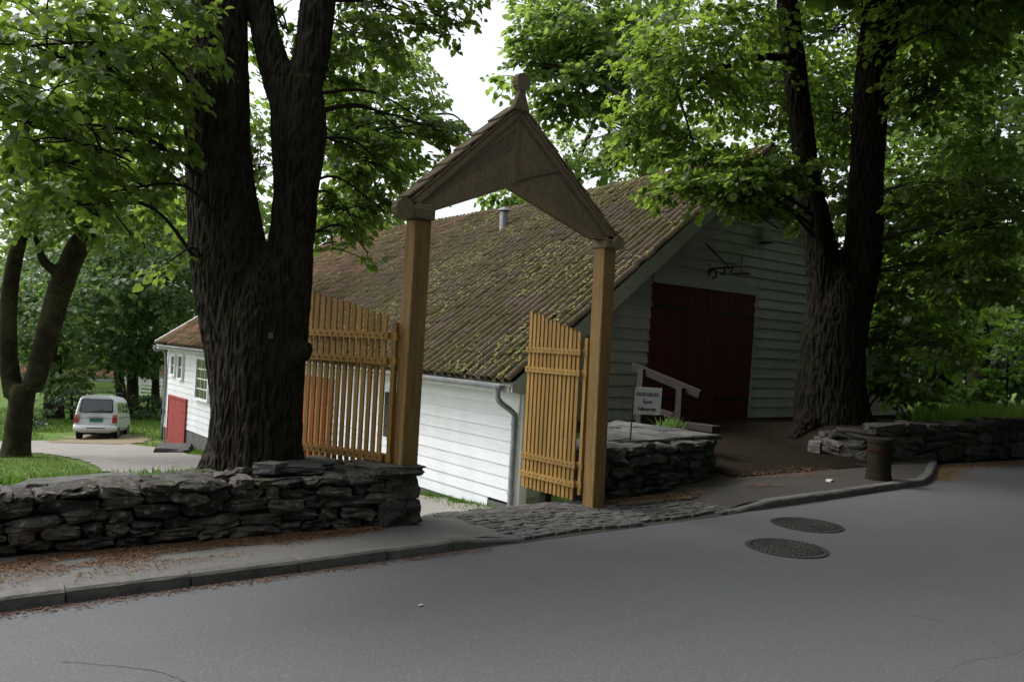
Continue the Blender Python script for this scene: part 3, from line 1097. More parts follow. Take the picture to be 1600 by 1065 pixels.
# the nearest 300 tiles that the gate does not hide are single pieces
for _, p, R in tiles[:300]:
    o = bpy.data.objects.new('tile', tile_me)
    link(o)
    o.matrix_basis = Matrix(((R[0, 0], R[0, 1], R[0, 2], p[0]), (R[1, 0], R[1, 1], R[1, 2], p[1]), (R[2, 0], R[2, 1], R[2, 2], p[2]), (0, 0, 0, 1)))
    adopt(o, roof)
V, Fc, T = [], [], []
for i, (_, p, R) in enumerate(tiles[300:]):
    V.append(tp @ R.T + p)
    Fc.append(tf + i * len(tp))
    T += [rg.random()] * len(tf)
me = np_mesh('roof_tiles', np.concatenate(V), np.concatenate(Fc))
me.attributes.new('tint', 'FLOAT', 'FACE').data.foreach_set('value', np.array(T, dtype=np.float32))
setp(obj('roof_tiles', me, MAT['tile'], roof), kind='stuff')
# ridge tiles
for i in range(50):
    y = YG - .28 + i * .455
    if y > YF:
        break
    z0, z1 = float(ridge_z(y)), float(ridge_z(y + .47))
    MB().tube([(XR, y, z0 + .035), (XR, y + .24, (z0 + z1) / 2 + .032), (XR, y + .49, z1 + .02)], [.115, .11, .10], 10).build('ridge_tile', MAT['tile'], roof)
# moss cushions on the tiles
rgm = np.random.default_rng(11)
V, Fc = [], []
oc = np.array([(1, 0, 0), (.31, .95, 0), (-.81, .59, 0), (-.81, -.59, 0), (.31, -.95, 0), (0, 0, 1.0)])
of = np.array([(0, 1, 5), (1, 2, 5), (2, 3, 5), (3, 4, 5), (4, 0, 5)])
cnt = 0
for _ in range(60000):
    y = rgm.uniform(YG - .25, YF)
    s = rgm.uniform(0, 1)
    zr = float(ridge_z(y))
    x = EX0 + (XR - EX0) * s
    nz = mnoise.noise(Vector((x * .55, y * .45, 3.1))) + .6 * mnoise.noise(Vector((x * 1.9, y * 1.9, 8)))
    if nz < -.02 + .014 * (y - 11) + rgm.uniform(-.16, .2):
        continue
    up = np.array([XR - EX0, 0, zr - EZ])
    up /= np.linalg.norm(up)
    nrm = np.array([-up[2], 0, up[0]])
    r = rgm.uniform(.012, .045)
    ph = ((y - (YG - .30)) / TW) % 1.0
    p = np.array([x, y, EZ + (zr - EZ) * s]) + nrm * (.062 + float(np.interp(ph, [q[0] for q in PROF], [q[1] for q in PROF])))
    a = rgm.uniform(0, 6.28)
    q = oc * [r, r * rgm.uniform(.7, 1.5), r * rgm.uniform(.4, .8)] * rgm.uniform(.75, 1.25, (6, 1))
    q = np.stack([q[:, 0] * math.cos(a) - q[:, 1] * math.sin(a), q[:, 0] * math.sin(a) + q[:, 1] * math.cos(a), q[:, 2]], 1)
    V.append(q @ np.stack([up, [0, 1, 0], nrm]) + p)
    Fc.append(of + cnt * 6)
    cnt += 1
setp(obj('moss', np_mesh('moss', np.concatenate(V), np.concatenate(Fc)), MAT['moss'], roof), kind='stuff')
# flue pipe
fy = 19.0
fx = 14.15
fz = roof_z(fx, fy)
fl = MB().lathe((fx, fy, fz - .2), [(.15, 0), (.15, .25), (.12, .27), (.12, .78)], 16).build('flue_pipe', MAT['zinc'], roof, smooth=False)
MB().lathe((fx, fy, fz + .60), [(.2, 0), (.2, .02), (.02, .13)], 16).build('flue_cap', MAT['zinc'], fl)
MB().box((fx - .1, fy, fz + .0), (.62, .5, .02), 0, 0, -math.atan2(5.2, XR - EX0)).build('flashing', MAT['zinc'], fl)

# gutter with hooks and the bent down pipe at the near corner
gx, gzz = EX0 - .07, EZ - .06
m = MB()
n0 = 0
for y in (YG - .1, YF):
    for k in range(9):
        t = math.pi + math.pi * k / 8
        m.v.append((gx + .065 * math.cos(t), y, gzz + .065 * math.sin(t)))
for k in range(8):
    m.f.append((k, k + 1, 10 + k, 9 + k))
m.f.append(tuple(range(9)))
gut = m.build('gutter', MAT['gutter'], barn)
for i in range(28):
    y = YG + .25 + i * .8
    MB().box((gx + .01, y, gzz - .015), (.15, .02, .014)).build('gutter_hook', MAT['gutter'], gut)
dp = catmull([(gx, YG + .02, gzz - .05), (gx, YG + .02, gzz - .18), (gx + .06, YG - .01, gzz - .3), (XW - .17, YG - .02, gzz - .48), (XW - .11, YG + .02, gzz - .62), (XW - .11, YG + .02, -.5), (XW - .11, YG + .02, -1.4)], 6)
pipe = MB().tube(dp, .05, 12).build('down_pipe', MAT['gutter'], barn, smooth=True)
for zz in (.25, -.95):
    MB().lathe((XW - .11, YG + .02, zz), [(.064, 0), (.064, .05)], 12).build('pipe_collar', MAT['gutter'], pipe)
    MB().box((XW - .045, YG + .02, zz + .025), (.08, .02, .03)).build('pipe_bracket', MAT['gutter'], pipe)
MB().lathe((gx, YG + .02, gzz - .14), [(.05, 0), (.085, .12)], 12).build('pipe_funnel', MAT['gutter'], pipe)
# far down pipe
MB().tube(catmull([(gx, YF - .1, gzz - .05), (gx, YF - .1, gzz - .2), (XW - .1, YF - .1, gzz - .5), (XW - .1, YF - .1, -2.7)], 5), .05, 8).build('down_pipe', MAT['gutter'], barn, smooth=True)
# small dark mailbox-like vent on the far corner
MB().box((XW - .12, YF - .05, -1.6), (.14, .14, .18)).build('corner_box', MAT['iron'], barn)

# gable door: two leaves of boards, frame, hinges; it hangs slightly askew
door = thing  # keep a plain name for the builder below
dl = MB()
sk = .09


def dq(x, z):
    return (x + sk * (z - DB) / (DT - DB) - sk * .4, z)


m = MB()
m.prism([(*dq(DL, DB)[:1], YG - .005, DB), (dq(DR, DB)[0], YG - .005, DB), (dq(DR, DT)[0], YG - .005, DT), (dq(DL, DT)[0], YG - .005, DT)][::-1], (0, .02, 0))
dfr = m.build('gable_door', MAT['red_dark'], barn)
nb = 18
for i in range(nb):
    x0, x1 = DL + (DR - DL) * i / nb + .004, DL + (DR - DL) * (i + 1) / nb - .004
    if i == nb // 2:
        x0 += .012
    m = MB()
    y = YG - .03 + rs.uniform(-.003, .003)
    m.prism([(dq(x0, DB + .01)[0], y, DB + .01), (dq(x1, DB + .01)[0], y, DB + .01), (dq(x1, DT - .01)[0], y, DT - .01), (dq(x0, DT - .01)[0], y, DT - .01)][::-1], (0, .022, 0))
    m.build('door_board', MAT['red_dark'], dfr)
for zz in (.75, 2.6):
    for (x0, x1) in ((DL + .04, DL + 1.2), (DR - 1.2, DR - .04)):
        MB().bar((dq(x0, zz)[0], YG - .04, zz), (dq(x1, zz)[0], YG - .04, zz), .012, .07).build('strap_hinge', MAT['iron'], dfr)
MB().bar((dq(DL - .05, DT + .03)[0], YG - .02, DT + .11), (dq(DR + .05, DT + .03)[0], YG - .02, DT + .11), .05, .24).build('door_lintel', MAT['gable_white'], dfr)
MB().bar((dq(DL - .035, DB)[0], YG - .03, DB), (dq(DL - .035, DT)[0], YG - .03, DT), .05, .06, (0, 1, 0)).build('door_jamb', MAT['red_dark'], dfr)
MB().bar((dq(DR + .035, DB)[0], YG - .03, DB), (dq(DR + .035, DT)[0], YG - .03, DT), .05, .06, (0, 1, 0)).build('door_jamb', MAT['gable_white'], dfr)
# gable vent opening
vt = MB().box((15.74, YG - .03, 5.05), (.26, .05, .38)).build('vent_opening', MAT['core'], barn)
for s in (-1, 1):
    MB().box((15.74 + s * .155, YG - .045, 5.05), (.05, .05, .48)).build('vent_frame', MAT['gable_white'], vt)
MB().box((15.74, YG - .05, 5.27), (.42, .07, .05)).build('vent_frame', MAT['gable_white'], vt)
MB().box((15.74, YG - .05, 4.83), (.42, .07, .05)).build('vent_frame', MAT['gable_white'], vt)
# foundation strip below the gable boards
MB().box(((DR + XE) / 2 + .05, YG - .02, .12), (XE - DR - .1, .06, .3)).build('foundation', MAT['stone_mid'], barn)

# doors and windows of the long side, standing proud of the boards
def side_door(y0, y1, zb0, zb1, zt, mat, label=None, frame=None):
    m = MB()
    d = m.prism([(XW - .045, y0, zb0), (XW - .045, y1, zb1), (XW - .045, y1, zt), (XW - .045, y0, zt)], (.05, 0, 0)).build('side_door', mat, barn)
    n = max(4, int((y1 - y0) / .17))
    for i in range(n):
        a, b = y0 + (y1 - y0) * i / n + .004, y0 + (y1 - y0) * (i + 1) / n - .004
        za = zb0 + (zb1 - zb0) * (i + .5) / n
        MB().prism([(XW - .07, a, za + .02), (XW - .07, b, za + .02), (XW - .07, b, zt - .02), (XW - .07, a, zt - .02)], (.022, 0, 0)).build('door_board', mat, d)
    for (a, b) in ((y0 - .09, y0), (y1, y1 + .09)):
        MB().prism([(XW - .09, a, zb0), (XW - .09, b, zb0), (XW - .09, b, zt + .08), (XW - .09, a, zt + .08)], (.1, 0, 0)).build('door_frame', frame or mat, d)
    MB().prism([(XW - .092, y0, zt), (XW - .092, y1, zt), (XW - .092, y1, zt + .078), (XW - .092, y0, zt + .078)], (.1, 0, 0)).build('door_frame', frame or mat, d)
    for zz in (.3, .75):
        q = zb0 + (zt - zb0) * zz
        MB().bar((XW - .08, y0 + .1, q), (XW - .08, (y0 + y1) / 2 - .1, q), .05, .012, (1, 0, 0)).build('strap_hinge', mat, d)
    if label:
        d['label'] = label
    return d


side_door(30.75, 32.85, -2.62, -2.75, -.98, MAT['red'], 'red double door at the far end of the side wall')
side_door(18.8, 20.9, -1.55, -1.6, .52, MAT['orange'], 'orange-red side door seen behind the left gate leaf')


def side_window(y0, y1, z0, z1, cols, rows, shutter=False):
    w = MB().box((XW - .03, (y0 + y1) / 2, (z0 + z1) / 2), (.05, y1 - y0, z1 - z0)).build('window', MAT['trim'], barn)
    t = .07
    for (a, b, c, d) in ((y0 - t, y0, z0 - t, z1 + t), (y1, y1 + t, z0 - t, z1 + t), (y0, y1, z1, z1 + t), (y0, y1, z0 - t, z0)):
        MB().box((XW - .06, (a + b) / 2, (c + d) / 2), (.09, b - a, d - c)).build('frame', MAT['trim'], w)
    for i in range(cols):
        for k in range(rows):
            a, b = y0 + (y1 - y0) * i / cols + .022, y0 + (y1 - y0) * (i + 1) / cols - .022
            c, d = z0 + (z1 - z0) * k / rows + .022, z0 + (z1 - z0) * (k + 1) / rows - .022
            MB().box((XW - .058, (a + b) / 2, (c + d) / 2), (.008, b - a, d - c)).build('pane', MAT['glass'], w)
    return w


side_window(28.3, 29.6, -.75, .62, 3, 4)
side_window(31.35, 31.85, -.2, .62, 2, 2)
side_window(32.35, 32.75, -.1, .58, 2, 2)
w = MB().box((XW - .05, 15.75, .0), (.06, .55, .98)).build('grey_shutter', MAT['grey_wood'], barn)
for k in range(4):
    MB().box((XW - .088, 15.75, -.37 + k * .245), (.014, .52, .22)).build('board', MAT['grey_wood'], w)
# stone step by the red doors
me = stone_mesh('stone_step', 1.6, 1.1, .3, random.Random(2), 4, .06, .15)
setp(place('stone_step', me, MAT['slab'], None, (8.2, 29.3, -2.53), 1.2), 'big flat grey stone lying by the red side door', 'stone')

# ------------------------------------------------------------------ gateway
gate = thing('gateway', (4.82, 6.2, 0.0), 'ochre wooden gateway with steep brown gabled top and open picket leaves', 'gateway')
PL, PR_, GY = 3.69, 5.965, 6.2
MB().bar((PL - .01, GY, .50), (PL + .005, GY, 2.70), .165, .165, (0, 1, 0)).build('post', MAT['ochre'], gate, .008)
MB().bar((PR_ + .01, GY, -.15), (PR_ - .01, GY, 2.74), .165, .165, (0, 1, 0)).build('post', MAT['ochre'], gate, .008)
for (x, dirn) in ((PL, -1), (PR_, 1)):
    cap = MB().box((x, GY, 2.755), (.215, .22, .10)).build('post_cap', MAT['brown'], gate, .012)
    MB().box((x, GY, 2.81), (.17, .2, .06)).build('corbel', MAT['brown'], cap, .01)
    # notched rosette at the foot of the rake
    m = MB()
    n = 22
    cx, cz, R = x + (-.215 if dirn < 0 else .06), 2.765 if dirn < 0 else 2.77, .085 if dirn < 0 else .07
    m.prism([(cx + R * (1 + .07 * (i % 2)) * math.cos(2 * math.pi * i / n), GY - .14, cz + R * (1 + .07 * (i % 2)) * math.sin(2 * math.pi * i / n)) for i in range(n)], (0, .09, 0))
    m.build('rosette', MAT['brown'], cap)
# gable: two raking plank panels front and back, soffit boards, barge boards, roof boards
AP, IN = (4.665, 3.885), (4.655, 3.145)
LO, LI = (3.565, 2.855), (3.76, 2.775)
RO, RI = (6.0, 2.81), (5.78, 2.79)


def lerp2(a, b, t):
    return (a[0] + (b[0] - a[0]) * t, a[1] + (b[1] - a[1]) * t)


for yy, nm in ((GY - .07, 'front'), (GY + .05, 'back')):
    for (O, I) in ((LO, LI), (RO, RI)):
        # planks run along the rake
        k = 4
        for i in range(k):
            a0, a1 = lerp2(O, I, i / k), lerp2(O, I, (i + 1) / k)
            b0, b1 = lerp2(AP, IN, i / k), lerp2(AP, IN, (i + 1) / k)
            g = .004
            poly = [lerp2(a0, a1, g), lerp2(b0, b1, g), lerp2(b0, b1, 1 - 2 * g), lerp2(a0, a1, 1 - 2 * g)]
            j = rnd.uniform(-.003, .003)
            MB().prism([(p[0], yy + j - .01, p[1]) for p in poly], (0, .02, 0)).build('gable_plank', MAT['brown'], gate)
    m = MB().bar((AP[0], yy - .014, 3.88), (IN[0], yy - .014, 3.17), .05, .014, (0, 1, 0))
    m.build('centre_batten', MAT['brown'], gate)
    for (O, I, t) in ((RO, RI, .42),):
        p, q = lerp2(IN, AP, .10), lerp2(lerp2(RO, AP, .58), lerp2(RI, IN, .58), .05)
        MB().bar((p[0], yy - .016, p[1]), (q[0], yy - .016, q[1]), .012, .04).build('brace_strip', MAT['brown'], gate)
for (O, I) in ((LO, LI), (RO, RI)):
    MB().prism([(O[0], GY - .10, O[1] - .01), (AP[0], GY - .10, AP[1] - .01), (AP[0], GY - .10, AP[1] - .075), (O[0] + (.07 if O is LO else -.07), GY - .10, O[1] - .02)], (0, .026, 0)).build('barge_board', MAT['brown'], gate)
    # soffit
    MB().prism([(I[0], GY - .074, I[1] + .005), (IN[0], GY - .074, IN[1] + .005), (IN[0], GY - .074, IN[1] + .03), (I[0], GY - .074, I[1] + .03)], (0, .148, 0)).build('soffit_board', MAT['brown_light'], gate)
    # roof boards and overlapping slates along the top
    dx, dz = AP[0] - O[0], AP[1] - O[1]
    L = math.hypot(dx, dz)
    ux, uz = dx / L, dz / L
    nx, nz = (-uz, ux) if ux > 0 else (uz, -ux)
    MB().prism([(O[0] - ux * .01, GY - .105, O[1] - uz * .01), (AP[0], GY - .105, AP[1]), (AP[0] + nx * .022, GY - .105, AP[1] + nz * .022), (O[0] - ux * .01 + nx * .022, GY - .105, O[1] - uz * .01 + nz * .022)], (0, .18, 0)).build('roof_board', MAT['brown'], gate)
    for i in range(6):
        s0, s1 = -.02 + i * L / 6, -.02 + (i + 1.22) * L / 6
        if i == 5:
            s1 = L
        a = (O[0] + ux * s0 + nx * .045, O[1] + uz * s0 + nz * .045)
        b = (O[0] + ux * s1 + nx * .024, O[1] + uz * s1 + nz * .024)
        MB().prism([(a[0], GY - .112, a[1]), (b[0], GY - .112, b[1]), (b[0] + nx * .016, GY - .112, b[1] + nz * .016), (a[0] + nx * .016, GY - .112, a[1] + nz * .016)], (0, .194, 0)).build('roof_slate', MAT['brown'], gate)
# finial: notched disc on a waisted neck
fin = MB().prism([(4.57, GY - .13, 3.86), (4.76, GY - .13, 3.86), (4.705, GY - .13, 4.0), (4.70, GY - .13, 4.05), (4.63, GY - .13, 4.05), (4.625, GY - .13, 4.0)], (0, .06, 0)).build('finial', MAT['brown'], gate)
n = 26
MB().prism([(4.665 + (.074 * (1 + .09 * (i % 2))) * math.cos(2 * math.pi * i / n), GY - .14, 4.12 + (.08 * (1 + .09 * (i % 2))) * math.sin(2 * math.pi * i / n)) for i in range(n)], (0, .08, 0)).build('finial_head', MAT['brown'], fin)


def leaf_gate(hx, hy, dirv, n, zb, zt0, zt1, rails, label, length, slant=0.0):
    "picket leaf hinged at hx, hy and running along dirv; tops rise away from the hinge"
    dx, dy = dirv
    nx, ny = -dy, dx
    if nx * 0 + ny * -1 < 0:
        nx, ny = -nx, -ny
    a = math.atan2(dy, dx)
    lf = MB().box((hx + dx * .03, hy + dy * .03, (zb + zt0) / 2), (.04, .045, zt0 - zb - .12), a).build('gate_leaf', MAT['ochre_leaf'], gate)
    lf['label'] = label
    sp = length / n
    for i in range(n):
        s = .085 + (i + .5) * sp * .96
        zt = zt0 + (zt1 - zt0) * (i + .5) / n + rnd.uniform(-.008, .008)
        w = .042
        cx, cy = hx + dx * s + nx * .026, hy + dy * s + ny * .026
        h = w / 2
        zb2 = zb + rnd.uniform(-.006, .006)
        prof = [(-h, zb2), (h, zb2), (h, zt - .03), (h * .45, zt), (-h * .45, zt), (-h, zt - .03)]
        MB().prism([(cx + dx * u, cy + dy * u, z) for u, z in prof], (nx * .018, ny * .018, 0)).build('picket', MAT['ochre_leaf'], lf)
    nm = MB()
    for z in rails:
        for i in range(n):
            s2 = .085 + (i + .5) * sp * .96
            nm.box((hx + dx * s2 + nx * .0625, hy + dy * s2 + ny * .0625, z), (.011, .006, .011), a)
    setp(nm.build('nail_heads', MAT['iron'], lf), kind='stuff')
    for z in rails:
        for sgn in (0,):
            p = (hx + nx * .001, hy + ny * .001, z)
            q = (hx + dx * (length + .07), hy + dy * (length + .07), z)
            MB().bar(p, q, .044, .065).build('rail', MAT['ochre_leaf'], lf)
            # thin batten nailed over the pickets on the road side
            MB().bar((hx + dx * .07 + nx * .053, hy + dy * .07 + ny * .053, z), (hx + dx * (length + .06) + nx * .053, hy + dy * (length + .06) + ny * .053, z), .016, .062).build('rail', MAT['ochre_leaf'], lf)
    return lf


th = math.radians(68)
leaf_gate(PL - .11, GY + .05, (-math.cos(th), math.sin(th)), 16, .18, 1.86, 2.12, (.38, .62, 1.46, 1.68), 'left gate leaf swung open, tall ochre pickets behind the wall', 1.22)
lr = leaf_gate(PR_ - .075, GY + .09, (-.02, .9998), 13, .07, 1.83, 2.06, (.23, .43, 1.40, 1.62), 'right gate leaf standing open, lit ochre pickets beside the barn corner', .90)
# short prop post under the right leaf
MB().bar((5.985, 6.98, -.4), (5.985, 6.98, .2), .09, .09, (0, 1, 0)).build('stop_post', MAT['grey_wood'], gate)

# ------------------------------------------------------------------ sign on the terrace
sg = thing('welcome_sign', (7.17, 6.85, .6), 'small white sign reading Breidablikk Åpent Velkommen on a thin black rod', 'sign')
MB().tube([(7.165, 6.86, .57), (7.19, 6.86, 1.28)], .009, 8).build('rod', MAT['iron'], sg)
MB().tube([(6.7, 6.76, .615), (7.165, 6.86, .615)], .006, 6).build('foot_rod', MAT['iron'], sg)
SA = -math.radians(36)              # board turned a little towards the road
sx, sy = math.cos(math.radians(-4)), math.sin(math.radians(-4))
bw, bh = .40, .33
bo = Vector((7.195, 6.845, .905))
tilt = math.radians(1.5)
bd = MB()
bd.box((0, 0, 0), (bw, .008, bh))
board = bd.build('sign_board', MAT['sign'], None, .0)
board.matrix_basis = Matrix.Translation(bo + Vector((bw / 2 * sx, bw / 2 * sy, bh / 2))) @ Matrix.Rotation(math.radians(-14), 4, 'Z') @ Matrix.Rotation(tilt, 4, 'Y')
adopt(board, sg)
for txt, zz, size in (('BREIDABLIKK', .075, .066), ('Åpent', -.012, .066), ('Velkommen', -.10, .068)):
    cu = bpy.data.curves.new('lettering', 'FONT')
    cu.body = txt
    cu.size = size
    cu.align_x = 'CENTER'
    cu.extrude = .001
    cu.resolution_u = 3
    cu.offset = .0012
    tmp = bpy.data.objects.new('lettering_tmp', cu)
    link(tmp)
    bpy.context.view_layer.update()
    me = bpy.data.meshes.new_from_object(tmp.evaluated_get(bpy.context.evaluated_depsgraph_get()))
    bpy.data.objects.remove(tmp)
    me.materials.clear()
    me.materials.append(MAT['black'])
    lt = bpy.data.objects.new('lettering', me)
    link(lt)
    lt.parent = board
    lt.matrix_basis = Matrix.Translation((0.0, -.0052, zz - size * .28)) @ Matrix.Rotation(math.pi / 2, 4, 'X') @ Matrix.Diagonal((.82, 1, 1, 1))

# ------------------------------------------------------------------ railing by the ramp
rl = thing('wooden_railing', (9.85, 8.8, .55), 'weathered timber handrail sloping down beside the dark red barn door', 'railing')
MB().box((9.82, 9.2, .93), (.12, .12, .92)).build('post', MAT['grey_wood'], rl, .006)
MB().box((9.87, 8.42, .83), (.12, .12, .62)).build('post', MAT['grey_wood'], rl, .006)
MB().bar((9.80, 9.42, 1.42), (9.96, 8.12, 1.06), .06, .13).build('handrail', MAT['grey_wood'], rl, .006)
MB().bar((9.84, 9.3, .80), (9.9, 8.35, .66), .04, .09).build('lower_rail', MAT['grey_wood'], rl, .004)
MB().bar((9.78, 8.62, .52), (9.86, 8.45, .8), .07, .07).build('brace', MAT['grey_wood'], rl, .004)
MB().box((9.92, 8.2, .57), (.2, .9, .1)).build('sill_beam', MAT['grey_wood'], rl, .006)

# ------------------------------------------------------------------ iron lamp bracket and wall lamp on the gable
lb = thing('lamp_bracket', (13.9, YG, 3.4), 'black wrought-iron lamp bracket with a flat shade above the red barn door', 'wall lamp')
MB().bar((13.9, YG - .03, 3.28), (13.9, YG - .03, 3.62), .03, .012, (0, 1, 0)).build('wall_plate', MAT['iron'], lb)
MB().tube([(13.9, YG - .03, 3.50), (13.9, YG - .95, 3.53)], .022, 6).build('arm', MAT['iron'], lb)
MB().tube([(13.75, YG - .03, 4.02), (13.88, YG - .55, 3.52)], .017, 6).build('stay', MAT['iron'], lb)
for (cy, cz, r, t0, t1) in ((-.15, 3.38, .11, 0, 5.2), (-.38, 3.43, .08, 1, 6.0), (-.58, 3.46, .06, 0, 5.5)):
    MB().tube([(13.9, YG + cy + r * (1 - .06 * i / 2) * math.cos(t0 + (t1 - t0) * i / 14), cz + r * (1 - .05 * i / 2) * math.sin(t0 + (t1 - t0) * i / 14)) for i in range(15)], .019, 5).build('scroll', MAT['iron'], lb)
MB().tube([(13.9, YG - .86, 3.76), (13.9, YG - .86, 3.42)], .014, 6).build('drop', MAT['iron'], lb)
MB().lathe((13.9, YG - .86, 3.37), [(.2, 0), (.19, .012), (.03, .06)], 20).build('shade', MAT['iron'], lb)
wl2 = thing('wall_lamp', (15.7, YG, 4.3), 'small white cylinder lamp with dark rim under the gable vent', 'wall lamp')
MB().lathe((15.7, YG - .14, 4.28), [(.07, 0), (.085, .04), (.085, .3), (.05, .34)], 14).build('lamp_body', MAT['gable_white'], wl2, smooth=False)
MB().lathe((15.7, YG - .14, 4.255), [(.15, 0), (.15, .014), (.06, .03)], 16).build('rim', MAT['iron'], wl2)
MB().box((15.7, YG - .05, 4.45), (.05, .12, .05)).build('mount', MAT['gable_white'], wl2)

# ------------------------------------------------------------------ manhole covers
def manhole(x, y, label):
    e = thing('manhole_cover', (x, y, 0), label, 'manhole')
    MB().lathe((x, y, 0.0), [(.355, 0.001), (.355, .006), (.30, .0062), (.30, .001)], 48).build('frame_ring', MAT['cast'], e)
    MB().lathe((x, y, 0.0), [(.292, .001), (.292, .0055)], 48).build('lid', MAT['cast'], e)
    m = MB()
    for r in (.26, .215, .17, .125, .08, .035):
        k = max(6, int(r * 2 * math.pi / .05))
        for i in range(k):
            t0 = 2 * math.pi * i / k
            t1 = t0 + 2 * math.pi / k * .62
            q = [(x + rr * math.cos(t), y + rr * math.sin(t)) for rr, t in ((r - .011, t0), (r + .011, t0 + .03), (r + .011, t1 + .03), (r - .011, t1))]
            m.hexa([(*p, .005) for p in q] + [(*p, .012) for p in q])
    m.build('tread', MAT['worn_iron'], e)
    m = MB()
    k = 44
    for i in range(k):
        t0, t1 = 2 * math.pi * i / k, 2 * math.pi * (i + .55) / k
        q = [(x + rr * math.cos(t), y + rr * math.sin(t)) for rr, t in ((.308, t0), (.348, t0), (.348, t1), (.308, t1))]
        m.hexa([(*p, .006) for p in q] + [(*p, .011) for p in q])
    m.build('frame_tread', MAT['worn_iron'], e)
    return e


manhole(7.50, 4.68, 'round cast-iron manhole cover in the road, the farther of the two')
manhole(6.40, 4.18, 'round cast-iron manhole cover in the road, the nearer of the two')

# ------------------------------------------------------------------ small things by the ramp and pavement
st = thing('stub_post', (11.02, 5.82, .065), 'squat dark brown cylinder post standing on the right pavement', 'post')
MB().lathe((11.02, 5.82, .065), [(.175, 0), (.17, .04), (.16, .1), (.155, .5), (.165, .53), (.16, .57), (.1, .585)], 24).build('body', simple('dark_timber', (0.02, 0.017, 0.012), (0.028, 0.022, 0.016), scale=10, stretch=(1, 1, .2), rough=.95, spec=.04), st)
MB().lathe((11.02, 5.82, .49), [(.166, -.03), (.166, .004)], 24).build('red_band', simple('dull_red', (0.04, 0.012, 0.01), var=0, spec=.04, rough=.95), st)
me = stone_mesh('white_stone', .26, .2, .2, random.Random(9), 3, .05, .15)
setp(place('white_stone', me, MAT['kerb'], None, (12.55, 7.75, .22), .4), 'small whitish block at the foot of the right stone wall', 'stone')
me = stone_mesh('paper_scrap', .14, .07, .02, random.Random(4), 2, .12, .1)
setp(place('paper_scrap', me, MAT['paper'], None, (10.1, 6.0, .085), .3), 'crumpled white paper scrap on the right pavement', 'litter')
me = stone_mesh('paper_scrap', .035, .015, .006, random.Random(6), 2, .12, .1)
setp(place('paper_scrap', me, MAT['paper'], None, (2.75, 4.35, .006), .2), 'tiny white scrap lying on the open road', 'litter')

# cracks in the asphalt
def crack(pts, w):
    P = np.array(catmull([(*p, 0) for p in pts], 14))[:, :2]
    m = MB()
    for i, p in enumerate(P):
        j = rnd.uniform(-.012, .012)
        ww = w * rnd.uniform(.4, 1.3)
        m.v += [(p[0] + j - ww, p[1] - j * .5, .003), (p[0] + j + ww, p[1] - j * .5 + ww, .003)]
        if i:
            a = 2 * i - 2
            m.f.append((a, a + 1, a + 3, a + 2))
    m.build('crack', MAT['core'], road)


crack([(0.78, 4.45), (0.95, 4.3), (1.12, 4.12), (1.22, 3.9)], .0018)
crack([(5.3, 1.95), (4.9, 2.05), (4.5, 2.0), (4.2, 2.06), (3.6, 1.9)], .0018)
crack([(5.5, 2.7), (5.6, 2.3), (5.3, 1.95)], .0018)

crack([(6.2, 1.7), (5.8, 1.95), (5.3, 1.95)], .0025)
crack([(9.5, 4.9), (9.0, 4.2), (8.9, 3.4), (8.4, 2.9)], .002)
